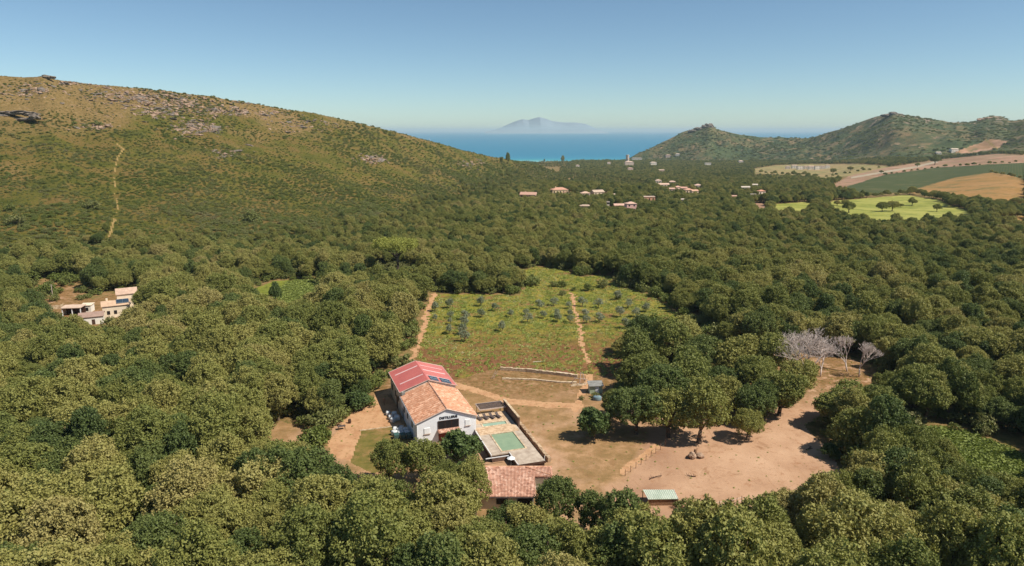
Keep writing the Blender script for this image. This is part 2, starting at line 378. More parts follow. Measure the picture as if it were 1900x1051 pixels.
def terrain_mats():
    d = {}
    d['ground'] = ground_mat('forest_floor', [(S(120, 104, 62), .15, .4, .6), (S(92, 88, 44), .5, .45, .65)], S(150, 116, 80))
    m, t, b = new_mat('maquis_slope'); p = wpos(t)
    b.inputs['Roughness'].default_value = .95; b.inputs['Specular IOR Level'].default_value = .1
    sx = N(t, 'ShaderNodeSeparateXYZ'); t.links.new(p, sx.inputs[0]); z = sx.outputs['Z']
    big = noise(t, p, .012, 5, .6); med = noise(t, p, .05, 6, .65); fine = noise(t, p, .4, 6, .7)
    green = ramp(t, med, [(.3, S(70, 74, 28)), (.46, S(92, 88, 36)), (.58, S(110, 92, 48)), (.72, S(112, 92, 52))])
    dry = ramp(t, fine, [(.3, S(96, 82, 46)), (.5, S(124, 102, 62)), (.7, S(150, 124, 84))])
    hgt = mapr(t, z, 10, 95, -.22, .20)
    f = mapr(t, math_(t, 'ADD', big, hgt), .48, .64)
    c = mixc(t, f, green, dry)
    rk = math_(t, 'MULTIPLY', mapr(t, noise(t, p, .07, 8, .8, .6), .56, .64), mapr(t, math_(t, 'ADD', big, hgt), .52, .66))
    c = mixc(t, rk, c, ramp(t, fine, [(.35, S(108, 86, 66)), (.65, S(156, 130, 108))]))
    t.links.new(c, b.inputs['Base Color']); bump(t, b, noise(t, p, .5, 7, .75), .9, 1.2)
    d['hillside'] = m
    d['orchard_field'] = ground_mat('orchard_grass', [(S(146, 130, 62), .05, .42, .62), (S(88, 94, 36), .25, .44, .58), (S(138, 104, 66), .09, .53, .64), (S(170, 150, 100), .9, .62, .75)], S(136, 130, 50), 1.0, .9, .6)
    # heathery reddish belt towards the yard: a band of dry growth in the lower end of the field
    t = d['orchard_field'].node_tree; b = t.nodes['Principled BSDF']; lk = b.inputs['Base Color'].links[0]; c0 = lk.from_socket
    p = wpos(t); sx = N(t, 'ShaderNodeSeparateXYZ'); t.links.new(p, sx.inputs[0])
    yy = math_(t, 'ADD', sx.outputs['Y'], math_(t, 'MULTIPLY', noise(t, p, .05, 4, .6), 70))
    belt = mapr(t, yy, 246, 216)
    belt = math_(t, 'MULTIPLY', belt, mapr(t, noise(t, p, .14, 6, .7), .36, .50))
    t.links.new(mixc(t, belt, c0, ramp(t, noise(t, p, .6, 5, .7), [(.35, S(108, 72, 46)), (.65, S(146, 104, 72))])), b.inputs['Base Color'])
    m, t, b = new_mat('bare_soil'); p = wpos(t)
    b.inputs['Roughness'].default_value = .97; b.inputs['Specular IOR Level'].default_value = .08
    c = ramp(t, noise(t, p, .06, 7, .62), [(.3, S(156, 120, 94)), (.5, S(180, 143, 113)), (.7, S(197, 161, 130))])
    c = mixc(t, mapr(t, noise(t, p, .35, 8, .72), .56, .72), c, S(150, 106, 74))
    sx = N(t, 'ShaderNodeSeparateXYZ'); t.links.new(p, sx.inputs[0])
    # dry turf west of the paddock strip
    gx = math_(t, 'ADD', sx.outputs['X'], math_(t, 'MULTIPLY', math_(t, 'SUBTRACT', sx.outputs['Y'], 117.0), -.42))
    west = mapr(t, gx, 22.5, 20.5)
    turf = ramp(t, noise(t, p, .25, 6, .7), [(.3, S(118, 98, 60)), (.5, S(148, 117, 80)), (.68, S(180, 142, 106))])
    tm = math_(t, 'MULTIPLY', west, mapr(t, noise(t, p, .045, 5, .6), .40, .52))
    c = mixc(t, tm, c, turf)
    c = mixc(t, math_(t, 'MULTIPLY', mapr(t, noise(t, p, .8, 6, .7), .60, .72), .6), c, S(116, 94, 56))
    ny = math_(t, 'ADD', sx.outputs['Y'], math_(t, 'MULTIPLY', noise(t, p, .07, 4, .6), 26))
    rough = math_(t, 'MULTIPLY', mapr(t, ny, 158, 172), mapr(t, noise(t, p, .3, 7, .75), .38, .5))
    c = mixc(t, rough, c, ramp(t, noise(t, p, .9, 5, .7), [(.35, S(96, 84, 42)), (.5, S(128, 98, 62)), (.68, S(158, 122, 86))]))
    c = mixc(t, mapr(t, noise(t, p, .16, 8, .78, 1.2), .55, .70), c, S(138, 100, 70))
    wv = N(t, 'ShaderNodeTexWave'); wv.inputs['Scale'].default_value = .16; wv.inputs['Distortion'].default_value = 9; wv.inputs['Detail'].default_value = 2; wv.inputs['Detail Scale'].default_value = .35
    t.links.new(p, wv.inputs[0]); c = mixc(t, math_(t, 'MULTIPLY', mapr(t, wv.outputs['Fac'], .80, .98), math_(t, 'MULTIPLY', mapr(t, noise(t, p, .07, 4, .6), .5, .7), .5)), c, S(152, 114, 82))
    c = mixc(t, mapr(t, noise(t, p, 2.2, 5, .8), .62, .72), c, S(100, 76, 54))
    t.links.new(c, b.inputs['Base Color']); bump(t, b, noise(t, p, 1.4, 7, .75), .6, .12)
    d['yard'] = m
    d['track'] = ground_mat('track_soil', [(S(172, 128, 92), .4, .45, .65), (S(140, 110, 68), 1.2, .55, .7)], S(190, 148, 110), .5, 1.5, .12)
    d['meadow'] = ground_mat('meadow_grass', [(S(136, 138, 64), .02, .4, .6), (S(112, 118, 56), .08, .5, .7)], S(160, 156, 82), .4, .3)
    d['stubble_field'] = ground_mat('stubble', [(S(160, 122, 76), .012, .4, .62), (S(118, 104, 60), .03, .50, .62), (S(172, 130, 86), .2, .5, .7)], S(146, 112, 62), .4, .3)
    m = ground_mat('vine_rows', [(S(62, 76, 40), .01, .4, .62), (S(92, 90, 56), .04, .52, .68)], S(66, 76, 40), .5, .3)
    t = m.node_tree; b = t.nodes['Principled BSDF']; c0 = b.inputs['Base Color'].links[0].from_socket
    wv = N(t, 'ShaderNodeTexWave'); wv.inputs['Scale'].default_value = .09; wv.inputs['Distortion'].default_value = .6
    mp = N(t, 'ShaderNodeMapping'); mp.inputs['Rotation'].default_value = (0, 0, R(35)); t.links.new(wpos(t), mp.inputs[0]); t.links.new(mp.outputs[0], wv.inputs[0])
    t.links.new(mixc(t, math_(t, 'MULTIPLY', wv.outputs['Fac'], .25), c0, S(110, 96, 66)), b.inputs['Base Color'])
    d['vineyard_field'] = m
    d['ploughed_field'] = ground_mat('ploughed_soil', [(S(146, 112, 88), .01, .4, .6), (S(122, 112, 76), .03, .5, .66), (S(98, 92, 62), .08, .58, .7)], S(170, 134, 110), .4, .3)
    d['pasture'] = ground_mat('dry_pasture', [(S(160, 132, 94), .01, .4, .6), (S(108, 106, 66), .03, .5, .62)], S(144, 132, 84), .4, .3)
    d['grass_plot'] = ground_mat('grass_plot', [(S(150, 116, 76), .2, .45, .6), (S(96, 92, 44), .5, .45, .65)], S(116, 104, 54), .6, 1.2, .12)
    d['bramble_bank'] = ground_mat('bramble_ground', [(S(70, 84, 30), .5, .4, .6)], S(84, 96, 34))
    m = ground_mat('headland_scrub', [(S(106, 96, 62), .006, .42, .60), (S(136, 112, 80), .012, .50, .64), (S(60, 72, 46), .03, .48, .62), (S(158, 132, 104), .02, .60, .68), (S(74, 84, 52), .1, .5, .7)], S(80, 88, 54), 1.0, .12, 4)
    # bare rock where the ground is steep and near the tops
    t = m.node_tree; b = t.nodes['Principled BSDF']; c0 = b.inputs['Base Color'].links[0].from_socket
    p = wpos(t); sx = N(t, 'ShaderNodeSeparateXYZ'); t.links.new(p, sx.inputs[0])
    rk = math_(t, 'ADD', mapr(t, sx.outputs['Z'], 20, 110, -.12, .10), noise(t, p, .014, 8, .8, .8))
    t.links.new(mixc(t, mapr(t, rk, .58, .66), c0, ramp(t, noise(t, p, .08, 5, .7), [(.35, S(126, 104, 88)), (.65, S(184, 158, 138))])), b.inputs['Base Color'])
    d['headland'] = m
    d['soil_scar'] = ground_mat('scar_soil', [(S(150, 116, 84), .02, .4, .6), (S(120, 112, 72), .05, .52, .66)], S(190, 148, 122), .4, .3)
    d['road'] = ground_mat('pale_road', [(S(160, 146, 122), .1, .4, .6)], S(176, 160, 136), 0)
    d['footpath'] = ground_mat('path_dust', [(S(128, 106, 62), .3, .4, .6)], S(156, 130, 82), .3, 1, .1)
    d['grass_clearing'] = ground_mat('clearing_grass', [(S(136, 136, 58), .1, .4, .6), (S(90, 98, 38), .4, .45, .65)], S(116, 122, 48), .6, .9, .3)
    return d
TM = terrain_mats()
vid = np.arange(NS * ND).reshape(NS, ND)
VALL = np.stack([XW, YW, ZG], -1).reshape(-1, 3)
quads = np.stack([vid[:-1, :-1], vid[1:, :-1], vid[1:, 1:], vid[:-1, 1:]], -1)
for k, nm in enumerate(NAMES):
    q = quads[zone == k]
    if not len(q): continue
    u, inv = np.unique(q, return_inverse=True)
    o = meshobj(nm, np_mesh(nm, VALL[u], inv.reshape(-1, 4), True), TM[nm])
    tag(o, kind='structure')
# sea bed beyond the coast is covered by the water sheet
n = 96; RS = 80000
sv = [(0, 0, -60)]; sf = []
rad = [1500, 2600, 3400, 5000, 8000, 14000, 24000, 42000, RS]
for r in rad:
    for i in range(n): a = 2 * math.pi * i / n; sv.append((r * math.cos(a), r * math.sin(a), -60))
for i in range(n): sf.append((0, 1 + i, 1 + (i + 1) % n))
for k in range(len(rad) - 1):
    for i in range(n):
        a, b_ = 1 + k * n + i, 1 + k * n + (i + 1) % n; sf.append((a, a + n, b_ + n, b_))
me = bpy.data.meshes.new('sea'); me.from_pydata(sv, [], sf)
m, t, b = new_mat('sea_water'); p = wpos(t)
sx = N(t, 'ShaderNodeSeparateXYZ'); t.links.new(p, sx.inputs[0])
shal = mapr(t, math_(t, 'ADD', sx.outputs['Y'], math_(t, 'MULTIPLY', noise(t, p, .004, 3, .6), 260)), 3650, 2950)
c = ramp(t, shal, [(0, (.03, .18, .28, 1)), (.55, (.035, .21, .31, 1)), (.85, (.05, .27, .31, 1)), (1, (.15, .38, .36, 1))])
t.links.new(c, b.inputs['Base Color']); b.inputs['Roughness'].default_value = .45; b.inputs['Specular IOR Level'].default_value = .25
b.inputs['IOR'].default_value = 1.33
mp = N(t, 'ShaderNodeMapping'); mp.inputs['Scale'].default_value = (.02, .05, .02); t.links.new(p, mp.inputs[0])
bump(t, b, noise(t, mp.outputs[0], 1, 5, .6), .5, 2.0)
tag(meshobj('sea', me, m), kind='structure')

# distant island, about thirty kilometres out
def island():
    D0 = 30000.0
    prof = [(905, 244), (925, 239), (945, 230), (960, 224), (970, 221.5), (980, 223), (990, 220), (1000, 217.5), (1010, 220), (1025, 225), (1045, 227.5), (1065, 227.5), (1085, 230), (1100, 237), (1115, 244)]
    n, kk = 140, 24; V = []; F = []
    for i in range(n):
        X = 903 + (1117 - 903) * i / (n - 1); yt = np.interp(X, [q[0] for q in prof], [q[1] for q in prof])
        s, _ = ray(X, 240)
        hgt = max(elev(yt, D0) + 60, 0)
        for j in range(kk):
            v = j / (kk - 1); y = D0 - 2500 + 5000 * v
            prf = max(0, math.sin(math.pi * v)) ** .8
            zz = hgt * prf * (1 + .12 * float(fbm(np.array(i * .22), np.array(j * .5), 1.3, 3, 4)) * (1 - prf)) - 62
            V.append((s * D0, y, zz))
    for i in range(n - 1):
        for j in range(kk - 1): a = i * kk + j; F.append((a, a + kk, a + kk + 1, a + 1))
    o = meshobj('island', np_mesh('island', V, F, True), simple('haze_tinted_rock', (.25, .31, .35, 1), (.21, .27, .31, 1), .001, .9, local=False))  # pale blue of the distant haze is put into the rock colour
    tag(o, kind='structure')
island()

# ------------------------------------------------------------------ foliage shapes
def cards(P, Nn, size, rng, jitter=.8, aspect=1.25):
    """leaf-clump quads at P facing roughly Nn"""
    n = len(P); d = Nn + rng.normal(0, jitter, (n, 3)); d /= np.linalg.norm(d, axis=1, keepdims=True)
    a = np.cross(d, rng.normal(0, 1, (n, 3))); a /= np.linalg.norm(a, axis=1, keepdims=True) + 1e-9
    b = np.cross(d, a); s = size[:, None] * .5
    q = np.stack([P - a * s * aspect, P - b * s * .8, P + a * s * aspect, P + b * s * .8], 1)
    q += d[:, None, :] * (rng.normal(0, .18, (n, 4, 1)) * s[:, None])
    return q.reshape(-1, 3)
def usph(n, rng, zmin=-1.0):
    z = rng.uniform(zmin, 1, n); a = rng.uniform(0, 2 * np.pi, n); r = np.sqrt(1 - z * z)
    return np.stack([r * np.cos(a), r * np.sin(a), z], 1)
def make_crown(seed, Rr, hb, ht, nl=16, tuft=.58, per=34, card=.29, flat=.62, spread=.60, lob=(.30, .46)):
    rng = np.random.default_rng(seed); zc = hb + (ht - hb) * .42; hz = (ht - hb)
    cs, rs = [np.array([0, 0, zc])], [min(Rr * .55, hz * .5)]
    for i in range(nl):
        d = usph(1, rng, -.25)[0]; k = rng.uniform(.75, 1.1)
        r = Rr * rng.uniform(*lob)
        cs.append(np.array([d[0] * Rr * spread * k, d[1] * Rr * spread * k, zc + d[2] * (hz * flat - r * .3) * k * .8])); rs.append(r)
    cs = np.array(cs); rs = np.array(rs)
    T, TN, TR = [], [], []
    for i in range(len(cs)):
        nt_ = int(4 * math.pi * rs[i] ** 2 / (tuft * tuft * 2.4)); d = usph(nt_, rng, -.55)
        p = cs[i] + d * rs[i] * rng.uniform(.80, 1.20, (nt_, 1))
        dist = np.linalg.norm(p[:, None] - cs[None], axis=2); dist[:, i] = 99
        ok = (dist > rs[None] * .90).all(1)
        T.append(p[ok]); TN.append(d[ok]); TR.append(rng.uniform(.6, 1.3, ok.sum()) * tuft)
    T = np.concatenate(T); TN = np.concatenate(TN); TR = np.concatenate(TR)
    P, Q, Z = [], [], []
    for p, nrm, r in zip(T, TN, TR):
        d = usph(per, rng); d = d + nrm * .55; d /= np.linalg.norm(d, axis=1, keepdims=True)
        P.append(p + d * r * rng.uniform(.4, 1.3, (per, 1))); Q.append(d * .6 + np.array([0, 0, .35])); Z.append(rng.uniform(.65, 1.3, per) * card)
    # inner layer keeps the crown closed
    for c, r in zip(cs, rs):
        k = int(r * r * 16); d = usph(k, rng, -.8); P.append(c + d * r * .74); Q.append(d); Z.append(np.full(k, card * 1.9))
    V = cards(np.concatenate(P), np.concatenate(Q), np.concatenate(Z), rng)
    return V, np.arange(len(V)).reshape(-1, 4), cs, rs
def trunk_mesh(seed, cs, hb, r0=.32):
    rng = random.Random(seed); mb = MB(); h = hb * .9
    bend = Vector((rng.uniform(-.4, .4), rng.uniform(-.4, .4), 0)); fork = bend + Vector((0, 0, h))
    mb.tube((0, 0, -.6), bend * .3 + Vector((0, 0, h * .45)), r0 * 1.35, r0, 8).tube(bend * .3 + Vector((0, 0, h * .45)), fork, r0, r0 * .85, 8)
    tg = sorted([Vector(c) for c in cs], key=lambda c: rng.random())[:7]
    for c in tg:
        mid = fork.lerp(c, .5) + Vector((rng.uniform(-.3, .3), rng.uniform(-.3, .3), rng.uniform(0, .4)))
        mb.tube(fork, mid, r0 * .5, r0 * .32, 6).tube(mid, c, r0 * .32, r0 * .12, 5)
    return mb
def tree_proto(kind, seed, Rr, hb, ht, leaf, trunkr=.32, **kw):
    V, F, cs, rs = make_crown(seed, Rr, hb, ht, **kw)
    cm = np_mesh('crown', V, F); cm.materials.append(M[leaf])
    root = empty(kind, (0, 0, 0))
    c = meshobj('crown', cm, None, root)
    tr = trunk_mesh(seed, cs, hb, trunkr).build('trunk', M['bark'], root, smooth=True)
    return root
def copy_thing(src, loc, rz, sc, label=None, cat=None, group=None):
    r = src.copy(); COL.objects.link(r); r.location = loc; r.rotation_euler = (0, 0, rz)
    r.scale = (sc,) * 3 if isinstance(sc, (int, float)) else sc
    for ch in src.children:
        c = ch.copy(); COL.objects.link(c); c.parent = r
        for g in ch.children:
            d = g.copy(); COL.objects.link(d); d.parent = c
    tag(r, label, cat, group); return r
class Kind:
    """prototypes of one plant; the first use of each moves the prototype itself"""
    def __init__(s, protos): s.p = protos; s.used = [False] * len(protos)
    def place(s, i, loc, rz, sc, label, cat, group):
        i %= len(s.p)
        if not s.used[i]:
            s.used[i] = True; r = s.p[i]; r.location = loc; r.rotation_euler = (0, 0, rz)
            r.scale = (sc,) * 3 if isinstance(sc, (int, float)) else sc
            return tag(r, label, cat, group)
        return copy_thing(s.p[i], loc, rz, sc, label, cat, group)
OAK_SPEC = ((4.8, 2.2, 9.0, 15, .60, (.20, .44), 'oak_leaf'), (5.4, 2.2, 9.6, 22, .66, (.18, .38), 'oak_leaf'), (4.3, 2.0, 8.6, 13, .58, (.24, .48), 'oak_leaf'), (5.0, 2.4, 10.2, 24, .64, (.16, .36), 'oak_leaf'),
            (4.0, 1.6, 7.4, 12, .56, (.22, .50), 'oak_leaf'), (5.8, 2.2, 9.2, 26, .70, (.15, .34), 'oak_leaf'), (3.5, 1.2, 9.4, 15, .52, (.22, .42), 'oak_leaf_dark'), (4.9, 1.8, 8.8, 20, .62, (.18, .38), 'oak_leaf_dark'))
OAKS = Kind([tree_proto('oak_tree', 100 + i, rr, hb, ht, lf, nl=nl, spread=spd, lob=lb, tuft=.5, per=32, card=.25) for i, (rr, hb, ht, nl, spd, lb, lf) in enumerate(OAK_SPEC)])
NO = len(OAK_SPEC)
OLIVES = Kind([tree_proto('olive_tree', 300 + i, 1.55, .7, 3.3, 'olive_leaf', .11, nl=8, tuft=.38, per=16, card=.22) for i in range(3)])
FIGS = Kind([tree_proto('fig_tree', 340 + i, 3.2, .9, 5.4, 'fig_leaf', .2, nl=13, tuft=.6, per=24, card=.42) for i in range(2)])
SHR = Kind([tree_proto('bush', 400 + i, 1.7, .1, 2.1, 'shrub_leaf', .09, nl=7, tuft=.5, per=16, card=.30) for i in range(4)])
used_oaks = []

OAKG = 'oaks of the wood around the distillery'
def oak_at(X, Y, wpx, label, i, hs=1.0):
    i = (7, 4, 2, 7, 5, 4, 0)[i % 7]
    p = G(X, Y); Z = p.y * cp - (p.z - CAM_H) * sp; wm = wpx * 1.1 * Z / FPX
    base = OAK_SPEC[i][0] * 2 * .98
    s = wm / base; o = OAKS.place(i, p, random.uniform(0, 6.28), (s, s, s * hs), label, 'tree', OAKG); used_oaks.append(o); return o
CL = 'oak in the grove between the orchard and the bare paddock, east of the distillery'
for k, (X, Y, wd, hs_) in enumerate([(1180, 806, 96, .95), (1240, 812, 88, 1), (1296, 822, 92, 1.05), (1225, 768, 98, .95), (1195, 732, 88, .95), (1272, 742, 96, .9), (1345, 772, 70, .95),
        (1400, 782, 78, .95), (1445, 772, 84, .95), (1470, 742, 70, .9), (1335, 742, 70, .9), (1402, 738, 86, .95), (1180, 694, 78, .95), (1240, 688, 86, .95), (1305, 700, 84, .95),
        (1362, 704, 80, .95), (1425, 704, 76, .9), (1205, 656, 76, .9), (1160, 660, 48, .8), (1270, 655, 70, .85), (1140, 775, 50, .9)]):
    oak_at(X, Y, wd, CL, k, hs_)
oak_at(1385, 817, 56, 'small lone round oak on bare soil at the paddock edge, casting a clear shadow', 4, 1.1)
oak_at(1643, 746, 52, 'slender round-headed oak beside the pale clearing, right of the leafless trees', 4, 1.15)
oak_at(1560, 790, 100, 'spreading dark bush-like oak in front of the small leafless trees', 1, .72)
BE = 'oak in the row of trees just below the distillery and pool house'
for k, (X, Y, wd, hs_) in enumerate([(882, 955, 76, 1.2), (1034, 985, 84, 1.25), (838, 925, 66, 1.15), (786, 900, 72, 1.15), (728, 902, 78, 1.0), (935, 1010, 76, 1.0), (984, 1020, 80, 1.0)]): oak_at(X, Y, wd, BE, k + 2, hs_)
# ------------------------------------------------------------------ forest scatter
def cell_points(x0, x1, y0, y1, c, rng, jit=.42):
    gx = np.arange(x0, x1, c); gy = np.arange(y0, y1, c * .87)
    A, B = np.meshgrid(gx, gy, indexing='ij'); A = A + (np.arange(len(gy)) % 2)[None] * c * .5
    return (A + rng.uniform(-jit, jit, A.shape) * c).ravel(), (B + rng.uniform(-jit, jit, A.shape) * c).ravel()
HOUSES = [  # X, Y base, width px, depth/width, storeys height m, wall, roof, turn, roof kind, label
 (1040, 361, 30, .6, 5.0, (236, 204, 150), (214, 140, 110), 12, 'hip', 'large ochre-walled villa with terracotta roof, highest on the spur', ),
 (979, 368, 30, .6, 3.6, (206, 160, 134), (204, 146, 122), -14, 'gable', 'low pinkish house with long roof, leftmost of the hillside villas'),
 (1087, 366, 17, .8, 4.0, (238, 214, 186), (222, 180, 150), 5, 'hip', 'small cream house just left of the pale grey-roofed house on the spur'),
 (1112, 363, 22, .7, 3.6, (214, 190, 160), (196, 172, 148), 24, 'gable', 'pale grey-roofed house half hidden behind an oak on the spur'),
 (1086, 389, 20, .5, 3.0, (224, 200, 172), (190, 164, 140), -5, 'hip', 'low cream cottage sunk in trees below the two spur houses'),
 (1150, 388, 20, .6, 3.0, (232, 176, 158), (226, 172, 150), 4, 'gable', 'low pink wing just left of the two-storey pink house'),
 (1172, 393, 19, .8, 6.4, (238, 176, 166), (226, 176, 152), 10, 'hip', 'two-storey pink house with terracotta roof among the trees'),
 (1205, 375, 21, .6, 4.8, (230, 160, 122), (240, 208, 184), 2, 'flat', 'orange-walled flat-topped house right of the two-storey pink house'),
 (1222, 341, 11, .8, 5.0, (244, 228, 210), (224, 190, 168), 0, 'hip', 'topmost white house at the left end of the hamlet'),
 (1232, 348, 20, .5, 4.0, (240, 222, 200), (228, 184, 160), 6, 'gable', 'long white house at the left end of the hamlet'),
 (1247, 342, 13, .7, 3.6, (240, 224, 206), (218, 176, 152), -10, 'hip', 'white house standing a little apart above the hamlet row'),
 (1247, 357, 10, .8, 4.0, (236, 206, 186), (214, 160, 136), 0, 'gable', 'small pale house at the front left of the hamlet row'),
 (1259, 354, 13, .8, 4.4, (236, 196, 172), (222, 158, 136), 14, 'hip', 'pink house near the left end of the hamlet row'),
 (1269, 356, 12, .8, 4.4, (238, 196, 168), (216, 148, 124), -8, 'gable', 'pink-roofed house in the middle of the hamlet row'),
 (1279, 360, 15, .8, 4.6, (240, 206, 166), (222, 150, 118), 6, 'hip', 'yellowish house with orange roof in the middle of the hamlet row'),
 (1290, 361, 13, .7, 4.0, (244, 216, 180), (220, 158, 126), 18, 'gable', 'cream house at the front right of the hamlet row'),
 (1296, 351, 14, .8, 4.8, (236, 210, 196), (218, 174, 156), 0, 'hip', 'pale house at the back right end of the hamlet row'),
 (1384, 353, 16, .5, 3.4, (236, 228, 212), (206, 200, 184), 4, 'gable', 'wide white shed-like house, left of a pair among mid-valley trees'),
 (1400, 348, 11, .6, 3.4, (240, 232, 216), (210, 204, 188), -6, 'gable', 'small white house, right of a pair among mid-valley trees'),
 (1414, 363, 13, .8, 4.6, (246, 226, 200), (222, 132, 96), 10, 'hip', 'white cottage with bright orange hipped roof in mid-valley'),
 (1398, 366, 10, .6, 2.8, (240, 232, 212), (220, 214, 196), 0, 'flat', 'tiny white outbuilding left of the bright orange roofed cottage'),
 (1362, 370, 14, .5, 3.0, (196, 158, 130), (190, 140, 112), 0, 'gable', 'low brown-walled house buried in trees in mid-valley'),
 (1267, 377, 9, .6, 3.4, (232, 224, 208), (206, 196, 180), 0, 'gable', 'small pale house alone in the wood below the hamlet row'),
 (1182, 298, 18, .4, 8.0, (236, 222, 206), (200, 176, 158), 0, 'flat', 'long pale building at the foot of the headland beside the sea'),
 (1168, 308, 16, .5, 9.0, (226, 202, 182), (210, 178, 156), 4, 'hip', 'wide beige seafront building right below the coastal tower'),
 (1170, 317, 10, .6, 6.0, (236, 206, 184), (206, 160, 138), 0, 'hip', 'small beige house below the wide seafront building'),
 (1213, 308, 11, .6, 8.0, (244, 234, 216), (214, 196, 176), 6, 'hip', 'white house at the headland foot, right of the seafront buildings'),
 (1227, 320, 11, .5, 5.0, (218, 196, 168), (196, 164, 138), 0, 'gable', 'low tan house in the trees behind the hamlet'),
 (1240, 293, 9, .6, 7.0, (210, 180, 164), (196, 156, 140), 0, 'hip', 'rosy house on the lower slope of the headland'),
 (1258, 290, 8, .6, 7.0, (226, 216, 204), (200, 186, 170), 0, 'hip', 'grey-white house highest on the lower slope of the headland'),
 (1314, 308, 11, .6, 7.0, (244, 236, 218), (220, 204, 182), 0, 'flat', 'white block at the foot of the castle-topped headland'),
 (1375, 303, 8, .7, 7.0, (244, 232, 222), (214, 180, 164), 0, 'hip', 'white house alone at the dark wood under the saddle'),
 (1072, 311, 7, .7, 6.0, (236, 222, 206), (206, 180, 160), 0, 'hip', 'tiny pale house near the shore at the left of the plain'),
 (1130, 306, 6, .8, 7.0, (238, 226, 206), (206, 176, 156), 0, 'hip', 'tiny pale house close to the beach'),
 (1742, 287, 9, .6, 5.0, (232, 220, 202), (206, 190, 170), 0, 'gable', 'left farm building under the bare scar on the right hill'),
 (1772, 283, 14, .5, 6.0, (240, 230, 214), (214, 198, 176), 8, 'gable', 'right farm building under the bare scar on the right hill'),
 (1140, 367, 7, .8, 3.4, (240, 228, 208), (224, 200, 176), 0, 'hip', 'tiny white house between the spur houses and the orange-walled one'),
 (1128, 388, 5, .7, 6.0, (244, 232, 212), (226, 206, 186), 0, 'flat', 'narrow white turret left of the low pink wing'),
]
for k, (X, Y, wd) in enumerate([(1462, 314, 8), (1474, 313, 9), (1485, 315, 10), (1496, 314, 9), (1506, 315, 11), (1517, 315, 9), (1527, 314, 9), (1536, 313, 7)]):
    lab = ['westmost building of the long row on the tan fields', 'second building from the west end of the long row on the tan fields', 'third building from the west end of the long row on the tan fields', 'fourth building from the west end of the long row on the tan fields',
           'fourth building from the east end of the long row on the tan fields', 'third building from the east end of the long row on the tan fields', 'second building from the east end of the long row on the tan fields', 'eastmost building of the long row on the tan fields'][k]
    HOUSES.append((X, Y, wd, .5, 6.6 + (k % 3), (240 - 6 * (k % 2), 224, 208), (206, 168 + 6 * (k % 3), 150), (k * 7) % 20 - 8, ('hip', 'gable', 'flat')[k % 3], lab))
HPOS = [G(h[0], h[1]) for h in HOUSES]
ALLCLR = [(YARD, 0), (ORCHARD, 0), (FARMCLR, 0), (PATCH, 0), (BRAMBLE, 0)] + [(g, 0) for g in GAPS]
FARCLR = [MEADOW, MEADOW2, BROWN2, ORANGE, CORNER, VINES, PINK, TAN]
VIS = [[(600, 818), (640, 850), (658, 855), (705, 826), (770, 828), (845, 838), (872, 880), (896, 926), (990, 930), (1020, 900), (1060, 872), (1120, 868), (1172, 880), (1196, 906), (1262, 932), (1290, 955), (1400, 962), (1440, 900), (1500, 872), (1546, 850), (1530, 800), (1420, 760), (1150, 700), (860, 700), (765, 690), (722, 700), (690, 745)],
       [(105, 560), (108, 532), (132, 530), (150, 562), (205, 541), (232, 548), (244, 566), (228, 590), (200, 600), (165, 604), (140, 590), (92, 582), (80, 566)],
       [(1715, 796), (1800, 802), (1900, 842), (1930, 890), (1850, 880), (1775, 846)], [(470, 540), (500, 526), (588, 525), (572, 548), (500, 556)],
       [(775, 672), (782, 640), (806, 556), (870, 548), (962, 548), (985, 530), (955, 512), (1000, 503), (1075, 516), (1128, 513), (1150, 536), (1208, 550), (1245, 580), (1296, 612), (1290, 640), (1190, 660), (1150, 680)],
       [(765, 690), (770, 655), (786, 610), (800, 552), (815, 552), (800, 600), (785, 660)], [(500, 795), (550, 790), (570, 800), (545, 830), (505, 830)], [(1485, 680), (1520, 660), (1630, 690), (1640, 722), (1500, 740)]]
def clear_mask(x, y, z):
    X, Y = proj(x, y, z); m = np.zeros(x.shape, bool)
    rp = 3.0 * FPX / y
    for P, _ in ALLCLR:
        for k_ in (-1, 0, 1): m |= inpoly(X + k_ * rp, Y, P) & (y < 500)
    m |= nearline(X + 6, Y - 8, TRACK1, 26) & (y < 500)
    for P in FARCLR: m |= (inpoly(X, Y, P) | inpoly(X, Y - 7, P)) & (y > 380)
    for h, p in zip(HOUSES, HPOS):
        wm = h[2] * p.y / FPX
        m |= (np.abs(x - p.x) < wm * .5 + 3.5) & (y < p.y + wm * .7 + 4) & (y > p.y - 12)
    return m, X, Y
pts = []
